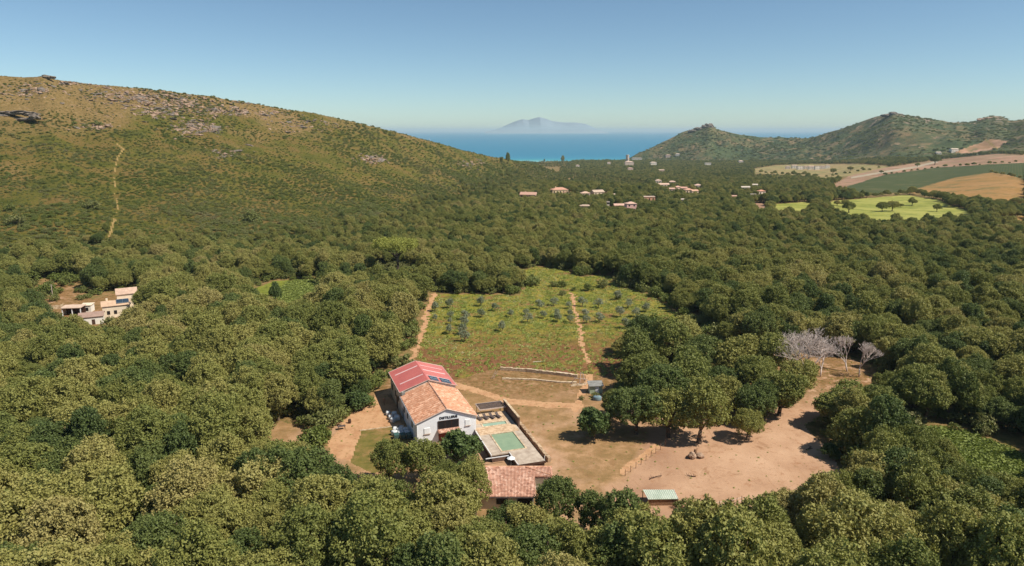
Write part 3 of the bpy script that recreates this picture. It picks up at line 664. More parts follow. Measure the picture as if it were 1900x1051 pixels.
for (y0, y1, c) in ((58, 300, 5.7), (300, 700, 5.0), (700, 1300, 6.6), (1300, 2760, 8.6)):
    x, y = cell_points(-1.3 * y1, 1.3 * y1, y0, y1, c, RNG)
    k = (np.abs(x / y) < np.where(y < 330, 1.28, .95)); x, y = x[k], y[k]; z = zt(x, y)
    m, X, Y = clear_mask(x, y, z)
    XH_ = 950 + x / y * FPX / cp
    fbv = np.interp(X, FBX, FBY); edge = (Y - fbv) + RNG.normal(0, 14, len(x))
    hillp = (XH_ < 1062) & (edge < 0) & (y < np.interp(XH_, LH['X'], LH['C']) + 60)
    farp = (XH_ > 1130) & (y > np.interp(XH_, FH['X'], FH['B']) - 10)
    ok = ~m & ~hillp & ~farp & (z > -59.6) & ~((XH_ < 1040) & (y > np.interp(XH_, LH['X'], LH['C'])) & ~((XH_ > 900) & (y > 2150))) & ~((XH_ > 1905) & (y > 1300))
    x, y, z, edge, XH_ = x[ok], y[ok], z[ok], edge[ok], XH_[ok]
    sc = (.55 + .72 * RNG.beta(1.7, 1.5, len(x))) * (1 + .18 * fbm(x, y, 45, 2, 60))
    sc *= np.where(XH_ < 1062, np.clip(.45 + edge / 90, .4, 1), 1) * np.interp(y, [230, 330, 900], [1, .76, .68])
    sc *= np.where(inpoly(X[ok], Y[ok], SPUR), .6, 1)
    for h, p in zip(HOUSES, HPOS):      # the land falls away in front of the houses' terraces: lower growth there
        wm = h[2] * p.y / FPX; wedge = (np.abs(x / y - p.x / p.y) < (wm * .5 + 2.5) / p.y) & (y < p.y + 1) & (y > p.y - 260)
        mx = (CAM_H + (p.z + 1.2 - CAM_H) * y / p.y - z) / 9.3
        sc = np.where(wedge, np.minimum(sc, mx), sc)
    for P_ in VIS:          # nothing tall grows where the clearings can be seen
        for it in range(7):
            t_ = np.zeros(len(x), bool)
            for dx, hh in ((0, 9.2), (-.85, 7.2), (.85, 7.2), (0, 5.5)):
                a_, b_ = proj(x + dx * 4.6 * sc, y, z + hh * sc); t_ |= inpoly(a_, b_, P_)
            sc = np.where(t_ & (y < 560), sc * .84, sc)
        sc = np.where(t_ & (y < 560), 0, sc)
    sc = np.where((sc < .36) & (y < 560), 0, sc)
    p = G(737, 518)          # open ground in front of the umbrella pine's trunk
    wedge = (np.abs(x / y - p.x / p.y) < 11 / p.y) & (y < p.y + 26) & (y > p.y - 60)
    sc = np.where(wedge, np.minimum(sc, (CAM_H + (p.z + 3.5 - CAM_H) * y / p.y - z) / 9.3), sc)
    k = sc > .24; x, y, z, sc = x[k], y[k], z[k], sc[k]
    pts.append(np.stack([x, y, z, sc], 1))
FP = np.concatenate(pts)
# keep clear of trees already placed by hand
X_, Y_ = proj(FP[:, 0], FP[:, 1], FP[:, 2] + 6)
dist = np.hypot(FP[:, 0], FP[:, 1])
inview = (X_ > -30) & (X_ < 1930) & (Y_ < 1120)
order = np.argsort(np.where(inview, dist, 1e9))
NIND = 300 - len(used_oaks)
ind = order[:NIND]; rest = np.ones(len(FP), bool); rest[ind] = False
def zone_label(x, y, z):
    X, Y = proj(x, y, z)
    X, Y = float(X), float(Y)
    if Y > 1060 and X < 600: return 'oak along the bottom left edge of the wood, nearest the viewer'
    if Y > 1060 and X < 1250: return 'oak along the bottom edge of the wood below the tiled pool house'
    if Y > 1060: return 'oak along the bottom right edge of the wood, below the bare paddock'
    if X < 330: return 'rounded oak in the closed canopy at the far left, below the white farmhouse'
    if X < 620: return 'rounded oak in the closed canopy left of the dirt track to the distillery'
    if X < 900 and Y > 850: return 'oak in the belt of trees directly below the white gable of the distillery'
    if X < 900: return 'oak at the wood edge beside the red-roofed back of the distillery'
    if X < 1180: return 'oak in the trees hiding the front of the tiled pool house'
    if X < 1480 and Y > 900: return 'oak bordering the lower fence of the bare paddock'
    if Y < 800: return 'oak in the dark wood right of the leafless trees'
    if X < 1720: return 'oak in the wood between the bare paddock and the bright bramble bank'
    return 'oak at the right edge of the wood beside the bright bramble bank'
for i in ind:
    x, y, z, s = FP[i]; x, y, z, s = float(x), float(y), float(z), float(s)
    OAKS.place(int(RNG.integers(0, NO)), (x, y, z), random.uniform(0, 6.28), (s * random.uniform(.9, 1.1), s * random.uniform(.9, 1.1), s * random.uniform(.9, 1.15)), zone_label(x, y, z), 'tree', OAKG)

def scatter(name, P, rots, scs, var, protos, label, cat):
    """one object: every plant an instance of one of the prototype plants"""
    me = bpy.data.meshes.new(name); me.vertices.add(len(P)); me.vertices.foreach_set('co', np.asarray(P, np.float32).ravel())
    a = me.attributes.new('scl', 'FLOAT_VECTOR', 'POINT'); a.data.foreach_set('vector', np.asarray(scs, np.float32).ravel())
    a = me.attributes.new('rot', 'FLOAT_VECTOR', 'POINT'); a.data.foreach_set('vector', np.asarray(rots, np.float32).ravel())
    a = me.attributes.new('kindno', 'INT', 'POINT'); a.data.foreach_set('value', np.asarray(var, np.int32))
    o = meshobj(name, me); tag(o, label, cat, kind='stuff')
    g = bpy.data.node_groups.new(name + '_nodes', 'GeometryNodeTree')
    g.interface.new_socket('Geometry', in_out='INPUT', socket_type='NodeSocketGeometry')
    g.interface.new_socket('Geometry', in_out='OUTPUT', socket_type='NodeSocketGeometry')
    gi, go = g.nodes.new('NodeGroupInput'), g.nodes.new('NodeGroupOutput'); L = g.links
    def attr(n_, ty):
        q = g.nodes.new('GeometryNodeInputNamedAttribute'); q.data_type = ty; q.inputs[0].default_value = n_
        return [s for s in q.outputs if s.enabled and s.name == 'Attribute'][0]
    sc_, rt, kn = attr('scl', 'FLOAT_VECTOR'), attr('rot', 'FLOAT_VECTOR'), attr('kindno', 'INT')
    jn = g.nodes.new('GeometryNodeJoinGeometry')
    for k, parts in enumerate(protos):
        cmp = g.nodes.new('FunctionNodeCompare'); cmp.data_type = 'INT'; cmp.operation = 'EQUAL'
        ins = [s for s in cmp.inputs if s.enabled]; L.new(kn, ins[0]); ins[1].default_value = k
        for part in parts:
            inf = g.nodes.new('GeometryNodeObjectInfo'); inf.transform_space = 'ORIGINAL'; inf.inputs['Object'].default_value = part
            inf.inputs['As Instance'].default_value = True
            ip = g.nodes.new('GeometryNodeInstanceOnPoints')
            L.new(gi.outputs[0], ip.inputs['Points']); L.new(cmp.outputs[0], ip.inputs['Selection']); L.new(inf.outputs['Geometry'], ip.inputs['Instance'])
            L.new(rt, ip.inputs['Rotation']); L.new(sc_, ip.inputs['Scale']); L.new(ip.outputs[0], jn.inputs[0])
    L.new(jn.outputs[0], go.inputs[0])
    md = o.modifiers.new('plants', 'NODES'); md.node_group = g
    return o
def rnd_rs(n, tilt=.05):
    r = np.zeros((n, 3)); r[:, 0] = RNG.normal(0, tilt, n); r[:, 1] = RNG.normal(0, tilt, n); r[:, 2] = RNG.uniform(0, 6.28, n); return r
Q = FP[rest]; n = len(Q)
sc3 = Q[:, 3:4] * np.stack([RNG.uniform(.88, 1.12, n), RNG.uniform(.88, 1.12, n), RNG.uniform(.85, 1.12, n)], 1)
scatter('woodland', Q[:, :3], rnd_rs(n), sc3, RNG.integers(0, NO, n), [list(p.children) for p in OAKS.p],
        'closed oak canopy covering the valley floor from the near wood to the shore', 'woodland')
print('forest', n)
x, y = cell_points(-400, 400, 70, 440, 3.6, RNG, .5); k = np.abs(x / y) < .9; x, y = x[k], y[k]; z = zt(x, y); X, Y = proj(x, y, z)
m_ = np.zeros(len(x), bool)
for P_ in VIS[:5] + [HOLE for HOLE in VIS[6:]]:
    m_ |= inpoly(X, Y, P_) | inpoly(X, Y - 1.4 * FPX / y, P_)
for P_ in (YARD, ORCHARD, BRAMBLE, PATCH): m_ |= inpoly(X, Y, P_)
GROVE = [(1150, 650), (1450, 665), (1485, 735), (1440, 778), (1300, 800), (1190, 800), (1140, 755)]
m_ |= nearline(X, Y, TRACK1, 12) | inpoly(X, Y, VIS[5]) | (Y < np.interp(X, FBX, FBY))
m_ |= RNG.uniform(0, 1, len(x)) > .8 + .5 * fbm(x, y, 20, 2, 71)
m_ &= ~(inpoly(X, Y, GROVE) & (RNG.uniform(0, 1, len(x)) < .62))
x, y, z = x[~m_], y[~m_], z[~m_]; n = len(x); UNDER = (np.stack([x, y, z - .1], 1), RNG.uniform(.5, 1.5, n)[:, None] * np.stack([RNG.uniform(.9, 1.3, n), RNG.uniform(.9, 1.3, n), RNG.uniform(.7, 1.3, n)], 1))
# ------------------------------------------------------------------ hillside shrubs
def shrub_pts():
    out = []
    for (y0, y1, c) in ((225, 480, 2.6), (480, 760, 3.0), (760, 1550, 4.4)):
        x, y = cell_points(-.98 * y1, .12 * y1, y0, y1, c, RNG, .5)
        s = x / y; k = (s > -.95) & (s < .085); x, y, s = x[k], y[k], s[k]
        z = zt(x, y); X, Y = proj(x, y, z); XH_ = 950 + s * FPX / cp
        fbv = np.interp(X, FBX, FBY)
        k = (XH_ < 1062) & (Y < fbv + 30) & (y < np.interp(XH_, LH['X'], LH['C']) + 12)
        # thinner cover towards the dry crest
        rel = np.clip((fbv - Y) / np.maximum(fbv - np.interp(X, LH['X'], LH['Y']), 20), 0, 1)
        dens = 1.0 - .42 * rel + .45 * fbm(x, y, 55, 3, 91)
        k &= RNG.uniform(0, 1, len(x)) < dens
        k &= ~((nearline(X, Y, HILLPATH, 3.4) | nearline(X, Y, HILLPATH2, 6.0)) & (XH_ < 400))
        k &= ~inpoly(X, Y + 5, ROCKB) & ~inpoly(X, Y - 4, ROCKB)
        big = np.clip(.62 + .6 * fbm(x, y, 38, 3, 17) + .28 * (1 - rel), .3, 1.35)
        sc = big * RNG.uniform(.4, 1.2, len(x)) * c / 2.6 * .78
        out.append(np.stack([x, y, z - .1, sc], 1)[k])
    return np.concatenate(out)
ROCKB = [(-5, 200), (30, 199), (62, 205), (70, 216), (60, 224), (20, 222), (-5, 218)]
SPT = shrub_pts(); n = len(SPT)
# a few bushes that stand out on the slope are plants of their own
BUSHG = 'bushes that stand out on the field and slope'
for k, (X, Y, wd, lab) in enumerate([
        (32, 418, 34, 'large grey-green bush low on the hillside at the far left edge'),
        (20, 392, 20, 'grey-green bush just above the large one at the far left edge'),
        (170, 388, 26, 'grey-green bush left of the footpath on the hillside'),
        (183, 234, 16, 'dark bush on the dry ledge right of the rock outcrop'),
        (530, 258, 12, 'small dark bush in the middle of the upper hillside'),
        (470, 415, 34, 'purplish grey bush in the lower middle of the hillside'),
        (970, 530, 30, 'left dark bush of the pair in the upper orchard field'),
        (990, 530, 30, 'right dark bush of the pair in the upper orchard field'),
        (1026, 532, 18, 'dark bush just left of the upper end of the orchard path'),
        (1045, 533, 18, 'dark bush touching the upper end of the orchard path'),
        (1044, 548, 14, 'low green bush left of the path in the upper orchard'),
        (1064, 540, 12, 'small bush right at the head of the orchard path'),
        (1120, 534, 26, 'low bush at the upper right corner of the orchard field'),
        (1185, 604, 30, 'left bush of the dark thicket at the right of the orchard'),
        (1212, 610, 40, 'middle bush of the dark thicket at the right of the orchard'),
        (1245, 612, 40, 'right bush of the dark thicket at the right of the orchard'),
        (1146, 556, 12, 'isolated low bush among the right-hand olives'),
        (1092, 540, 20, 'low wide bush right of the orchard path head'),
        (1105, 738, 16, 'low bush in front of the small white shed'),
        (1266, 944, 26, 'low green bush in front of the corrugated-roofed shed'),
        (1080, 742, 12, 'tiny bush left of the small white shed')]):
    p = G(X, Y); Z = p.y * cp - (p.z - CAM_H) * sp; s = wd * Z / FPX / 3.6
    SHR.place(k, p, random.uniform(0, 6), (s, s, s * .9), lab, 'bush', BUSHG)
SX, SY = proj(SPT[:, 0], SPT[:, 1], SPT[:, 2])
sc3 = SPT[:, 3:4] * np.stack([RNG.uniform(.85, 1.2, n), RNG.uniform(.85, 1.2, n), RNG.uniform(.4, .8, n)], 1)
scatter('maquis_shrubs', SPT[:, :3], rnd_rs(n), sc3, RNG.integers(0, 4, n), [[p.children[0]] for p in SHR.p],
        'low green and brown scrub covering the long hillside on the left', 'scrub')
n = len(UNDER[0]); scatter('undergrowth', UNDER[0], rnd_rs(n), UNDER[1], RNG.integers(0, 4, n), [[p.children[0]] for p in SHR.p], 'low shrubs filling the gaps and edges of the oak wood', 'undergrowth')
print('shrubs', n)
# headland scrub and hedges on the far plain
x, y = cell_points(250, 2400, 1500, 3050, 11.5, RNG, .5); s = x / y; XH_ = 950 + s * FPX / cp; z = zt(x, y)
k = (XH_ > 1165) & (XH_ < 1960) & (y > np.interp(XH_, FH['X'], FH['B'])) & (y < np.interp(XH_, FH['X'], FH['C']) + 10) & (z > -58)
k &= RNG.uniform(0, 1, len(x)) < .45 + .8 * fbm(x, y, 160, 3, 50); k &= ~inpoly(*proj(x, y, z), SCAR)
x, y, z = x[k], y[k], z[k]; n = len(x)
sc = RNG.uniform(.9, 2.8, n)[:, None] * np.array([[1.2, 1.2, .6]])
scatter('headland_scrub', np.stack([x, y, z - .3], 1), rnd_rs(n), sc, RNG.integers(0, 4, n), [[p.children[0]] for p in SHR.p],
        'dark scrub dotted over the hills behind the plain', 'scrub')

# ------------------------------------------------------------------ other plants
OLG = 'young olive trees in the orchard'
for k, (a, b_) in enumerate([(570, 262), (572, 325), (650, 290), (735, 322), (820, 314), (830, 354), (893, 280), (915, 330), (990, 324), (993, 350), (975, 262), (1055, 275), (1062, 318), (1065, 354),
        (1130, 265), (1145, 322), (1152, 358), (1218, 272), (1225, 352), (1335, 322), (1385, 275), (1370, 388), (1425, 322), (1432, 356), (1480, 294), (320, 292), (318, 344), (400, 274), (405, 330),
        (400, 362), (485, 338), (480, 374), (395, 415), (470, 420), (478, 458), (685, 402), (1325, 228)]):
    X, Y = 700 + a / 2.969, 480 + b_ / 2.969; p = G(X, Y)
    lab = ('silvery young olive tree left of the two wheel tracks, near the left edge of the orchard' if X < 870 else 'silvery young olive tree in the middle rows of the orchard, left of the sandy path' if X < 1052
           else 'silvery young olive tree right along the sandy path through the orchard' if X < 1095 else 'silvery young olive tree in the right part of the orchard near the dark thicket')
    if X < 870: lab = 'silvery young olive tree in the left part of the orchard near the dirt track'
    OLIVES.place(k, p, random.uniform(0, 6), random.uniform(.62, 1.0), lab, 'tree', OLG)
def fig_at(k, X, Y, wpx, lab, hs_=1.0, kind=None):
    p = G(X, Y); Z = p.y * cp - (p.z - CAM_H) * sp; s = wpx * Z / FPX / 6.6
    FIGS.place(k, p, random.uniform(0, 6), (s, s, s * hs_), lab, 'tree', 'bright leafy trees beside the buildings')
fig_at(0, 856, 858, 74, 'round bright green tree hiding the lower right of the distillery gable', .9)
fig_at(1, 866, 890, 50, 'lighter low tree between the distillery and the tiled pool house', .8)
fig_at(0, 1102, 814, 62, 'dense dark green round tree next to the small white shed', 1.05)
fig_at(1, 664, 758, 46, 'yellow-green low tree at the wood edge left of the distillery', .8)
fig_at(0, 1540, 850, 34, 'low green tree at the right rim of the bare paddock', .8)
fig_at(1, 512, 560, 20, 'narrow dark green tree beside the small grass clearing', 2.0)
fig_at(1, 640, 640, 56, 'fresh green tree standing out in the wood left of the orchard', .8)
def umbrella_pine():
    p = G(737, 518); V, F, cs, rs = make_crown(77, 8.3, 10.4, 13.6, nl=34, tuft=.6, per=26, card=.3, flat=.30, spread=.78, lob=(.14, .20))
    r = empty('umbrella_pine', p, 0, 1.2); cm = np_mesh('crown', V, F); cm.materials.append(M['pine_leaf']); meshobj('crown', cm, None, r)
    mb = MB(); mb.tube((0, 0, -.6), (.4, 0, 5), .5, .42, 8).tube((.4, 0, 5), (.2, .2, 9), .42, .34, 8)
    for a in range(7):
        mb.tube((.2, .2, 8 - (a % 2)), (5 * math.cos(a * .9), 5 * math.sin(a * .9), 11.3), .2, .08, 6)
    mb.build('trunk', M['bark'], r, smooth=True)
    tag(r, 'flat-topped umbrella pine rising above the wood left of the orchard', 'tree')
umbrella_pine()
def dead_tree(X, Y, h, wd, seed, lab, lv=6):
    rng = random.Random(seed); p = G(X, Y); r = empty('dead_tree', p); tk, br = MB(), MB()
    def grow(a, d, ln, rad, lev, mb):
        d = d.normalized(); b = a + d * ln; mb.tube(a, b, rad, rad * .72, 5 if lev > 1 else 7)
        if lev >= lv: return
        for q in range(3 if lev < 5 else 2):
            nd = d + Vector((rng.uniform(-1, 1) * wd, rng.uniform(-1, 1) * wd, rng.uniform(-.25, .45)))
            grow(b, nd, ln * rng.uniform(.66, .86), max(rad * .62, .022), lev + 1, br)
    for q in range(2 if wd > .7 else 1):
        grow(Vector((0, 0, -.3)), Vector((rng.uniform(-.3, .3), rng.uniform(-.2, .2), 1)), h * .26, h * .022, 0, tk)
    tk.build('trunk', M['deadwood'], r, smooth=True); br.build('branches', M['deadwood'], r)
    tag(r, lab, 'tree', 'leafless trees by the pale clearing')
dead_tree(1488, 712, 14.0, .95, 3, 'big leafless grey tree with a dense broad head, left of the leafless ones', 7)
dead_tree(1522, 700, 9.0, .6, 5, 'thin leafless tree just right of the big leafless one', 5)
dead_tree(1572, 690, 9.5, .6, 8, 'leafless tree with upright twigs, left of the right-hand pair')
dead_tree(1594, 700, 9.5, .65, 12, 'leafless forked tree, rightmost of the leafless ones')
# weeds in the orchard and on the bramble bank
def tuft_proto(name, seed, leaf):
    rng = np.random.default_rng(seed); n = 46; d = usph(n, rng, 0); P_ = d * rng.uniform(.15, .62, (n, 1)) * np.array([1, 1, .75])
    V = cards(P_, d * .3 + np.array([0, 0, .6]), rng.uniform(.12, .30, n), rng)
    me = np_mesh(name, V, np.arange(len(V)).reshape(-1, 4)); me.materials.append(M[leaf]); return meshobj(name, me)
def poly_scatter(name, polys, c, leaf, sclo, schi, label, cat, y0, y1, dens=1.0, seed=1, skip=()):
    rng = np.random.default_rng(seed); x, y = cell_points(-90, 190, y0, y1, c, rng, .5); z = zt(x, y); X, Y = proj(x, y, z)
    k = np.zeros(len(x), bool)
    for P_ in polys: k |= inpoly(X, Y, P_)
    for L_, wd in skip: k &= ~nearline(X, Y, L_, wd)
    k &= rng.uniform(0, 1, len(x)) < dens * (.75 + .6 * fbm(x, y, 12, 3, seed))
    x, y, z = x[k], y[k], z[k]; n = len(x); sc = rng.uniform(sclo, schi, n)[:, None] * np.array([[1, 1, .8]])
    pr = tuft_proto(cat.replace(' ', '_') + '_clump', seed, leaf)
    pr.location = (float(x[0]), float(y[0]), float(z[0])); tag(pr, label.replace('low ', 'single clump of low ', 1), 'weed clump', kind='stuff')
    scatter(name, np.stack([x, y, z], 1)[1:], rnd_rs(n)[1:], sc[1:], np.zeros(n - 1), [[pr]], label, cat); print(name, n)
poly_scatter('orchard_weeds', [ORCHARD], 1.25, 'weed_leaf', .5, 1.5, 'low yellow-green weeds and scrub growing between the olives', 'weeds', 160, 340, .75, 5, ((TRACK1, 4), (TRACK2, 2.6)))
poly_scatter('bramble_thicket', [BRAMBLE, PATCH], .9, 'bramble_leaf', 1.0, 2.2, 'low bright green brambles on the bank and in the small clearing', 'brambles', 90, 320, 1.4, 6)
poly_scatter('dry_weeds', [YARD], 2.3, 'weed_leaf', .2, .65, 'low dry weeds sprinkled over the bare yard and paddock', 'dry weeds', 92, 200, .42, 9)
# hedges and lone trees of the far plain: one kind, placed one by one
HEDG = 'lone trees and hedgerow trees on the far fields'
hl = [(1575, 395, 26, 'dark tree at the lower edge of the green meadow, left of the twin trees'), (1637, 393, 22, 'left tree of the twin trees below the green meadow'), (1655, 392, 26, 'right tree of the twin trees below the green meadow'),
      (1692, 382, 18, 'round dark bush-like tree standing alone in the green meadow'), (1652, 384, 16, 'small spreading tree left of the lone round one in the meadow'), (1671, 385, 9, 'tiny round tree between two others in the meadow'),
      (1738, 393, 18, 'dark tree at the right end of the green meadow'), (1553, 382, 12, 'small tree at the upper left corner of the green meadow'), (1566, 384, 18, 'dark tree near the left end of the green meadow'),
      (1734, 306, 20, 'big dark tree on the pink ploughed field'), (1702, 310, 12, 'smaller tree left of the big one on the pink field'), (1578, 317, 10, 'round tree in the tan fields left of the road'),
      (1600, 316, 7, 'tiny round tree in the tan fields'), (1635, 322, 7, 'small orange-green tree beside the pale road'), (1545, 323, 14, 'dark tree at the left end of the ploughed strip')]
OAK_EXTRA = OAKS
def field_tree(X, Y, wd, lab, k):
    p = G(X, Y); s = wd * p.y / FPX / 9.6
    o = copy_thing(OAKS.p[k % 6], p, random.uniform(0, 6), (s, s, s * .75), lab, 'field tree', HEDG); o.name = 'field_tree'
for k, h in enumerate(hl): field_tree(*h, k)
hr = []
def hedge_line(x0, y0, x1, y1, n_, wd):
    for i in range(n_):
        t_ = (i + random.uniform(-.3, .3)) / n_; hr.append((x0 + (x1 - x0) * t_, y0 + (y1 - y0) * t_ + random.uniform(-.8, .8), wd * random.uniform(.7, 1.3)))
hedge_line(1605, 367, 1690, 361, 9, 11); hedge_line(1690, 361, 1760, 372, 8, 14); hedge_line(1760, 374, 1900, 384, 12, 16); hedge_line(1760, 384, 1900, 400, 11, 18)
hedge_line(1640, 326, 1740, 312, 8, 6); hedge_line(1740, 312, 1900, 302, 12, 6); hedge_line(1530, 330, 1640, 312, 9, 6); hedge_line(1500, 330, 1540, 345, 5, 9)
hedge_line(1400, 322, 1520, 330, 12, 10); hedge_line(1840, 322, 1900, 334, 6, 8); hedge_line(1560, 371, 1605, 369, 5, 10)
hp = []
for X, Y, wd in hr:
    p = G(X, Y); hp.append((p.x, p.y, p.z, wd * p.y / FPX / 9.6))
hp = np.array(hp); n = len(hp)
scatter('hedgerow', hp[:, :3], rnd_rs(n), hp[:, 3:4] * np.array([[1, 1, .75]]), RNG.integers(0, 6, n), [[p.children[0]] for p in OAKS.p], 'dark hedgerows dividing the meadow, vineyard and ploughed fields', 'hedgerow')

# ------------------------------------------------------------------ building materials
def tile_mat(name, a, b, c, sc=2.2):
    m, t, bs = new_mat(name); bs.inputs['Roughness'].default_value = .85; bs.inputs['Specular IOR Level'].default_value = .2
    co = N(t, 'ShaderNodeTexCoord').outputs['Object']
    vo = N(t, 'ShaderNodeTexVoronoi'); vo.inputs['Scale'].default_value = sc; t.links.new(co, vo.inputs['Vector'])
    sp_ = N(t, 'ShaderNodeSeparateColor'); t.links.new(vo.outputs['Color'], sp_.inputs[0])
    c1 = ramp(t, sp_.outputs[0], [(0, a), (.45, b), (1, c)])
    c1 = mixc(t, mapr(t, noise(t, co, .5, 5, .6), .4, .7), c1, mixc(t, .35, b, S(150, 112, 88)))
    t.links.new(c1, bs.inputs['Base Color'])
    wv = N(t, 'ShaderNodeTexWave'); wv.inputs['Scale'].default_value = 1.4; wv.bands_direction = 'Y'; t.links.new(co, wv.inputs[0])
    bump(t, bs, wv.outputs['Fac'], .8, .08); return m
M['tiles'] = tile_mat('terracotta_tiles', S(182, 128, 98), S(216, 160, 126), S(238, 198, 168))
M['tiles_pink'] = tile_mat('faded_tiles', S(168, 122, 102), S(212, 160, 134), S(236, 200, 176))
M['render_white'] = simple('white_render', S(240, 240, 240), S(226, 226, 226), .5, .9)
M['render_side'] = simple('cream_render', S(216, 208, 194), S(190, 182, 168), .6, .9)
M['red_metal'] = simple('red_sheet_metal', S(192, 108, 100), S(178, 98, 92), .3, .5)
M['skylight'] = simple('translucent_sheet', S(232, 196, 190), S(214, 176, 170), .8, .5)
M['trim'] = simple('pale_trim', S(206, 186, 170), S(180, 160, 146), 1.5, .8)
M['panel'] = simple('solar_glass', (.035, .06, .085, 1), (.028, .045, .07, 1), 1.2, .22)
M['alu'] = simple('aluminium', S(170, 174, 178), S(140, 144, 148), 2, .4, metal=.6)
M['dark'] = simple('dark_opening', (.02, .016, .014, 1), (.012, .01, .01, 1), 1, .7)
M['wood'] = simple('weathered_wood', S(150, 116, 88), S(110, 82, 60), 3, .85)
M['wood_dark'] = simple('dark_wood', S(92, 66, 52), S(64, 46, 38), 3, .8)
M['redwood'] = simple('red_stained_wood', S(150, 76, 62), S(110, 60, 50), 3, .7)
M['white'] = simple('white_paint', S(240, 240, 238), S(226, 226, 224), 1, .6)
M['stone'] = simple('dry_stone', S(206, 178, 144), S(136, 110, 86), 1.8, .95, .8)
M['stone_pale'] = simple('pale_stone_wall', S(222, 200, 168), S(160, 134, 104), 1.6, .95, .6)
M['rock'] = simple('grey_rock', S(144, 130, 116), S(80, 72, 66), .5, .95, .9, local=False)
M['rock_pink'] = simple('pink_rock', S(178, 150, 126), S(118, 94, 76), .4, .95, .9, local=False)
M['deck'] = simple('concrete_deck', S(196, 180, 160), S(164, 146, 128), .8, .85)
M['paving'] = simple('stone_paving', S(216, 188, 154), S(172, 140, 108), 1.6, .9, .3)
M['pool'] = simple('green_pool_water', S(142, 160, 128), S(130, 150, 120), .6, .3)
M['pool_side'] = simple('spa_water', S(158, 180, 156), S(142, 166, 144), .6, .3)
M['retain'] = simple('dark_retaining_wall', S(118, 92, 78), S(86, 66, 56), 1.2, .9, .4)
M['slats'] = simple('grey_slats', S(96, 84, 80), S(70, 60, 58), 2.5, .8)
M['greysheet'] = simple('grey_sheet', S(150, 148, 142), S(120, 118, 112), 1.5, .7)
M['greenpaint'] = simple('pale_green_sheet', S(186, 196, 170), S(160, 174, 146), .7, .6)
M['bluegrey'] = simple('blue_grey_plastic', S(128, 150, 156), S(104, 124, 130), 1, .5)
M['bag'] = simple('white_woven_bag', S(226, 228, 226), S(186, 190, 188), 2.2, .8, .6)
M['tarp'] = simple('green_tarp', S(70, 104, 96), S(52, 78, 74), 2, .6)
M['letter'] = simple('black_letter', (.02, .02, .022, 1), None, 1, .6)
M['sail'] = simple('sail_cloth', S(250, 250, 250), S(236, 236, 236), 1, .7)
_hm = {}
def colmat(kind, c):
    k = (kind,) + tuple(c)
    if k not in _hm:
        if kind == 'roof':
            g_ = tuple(v * .55 + q * .45 for v, q in zip(c, (204, 180, 160))); _hm[k] = simple('house_roof', S(*g_), S(*g_, .72), .9, .85, .3)
        else:
            c = tuple(v * .72 + q * .28 for v, q in zip(c, (238, 228, 208))); _hm[k] = simple('house_render', S(*c), S(*c, .86), .4, .9)
    return _hm[k]

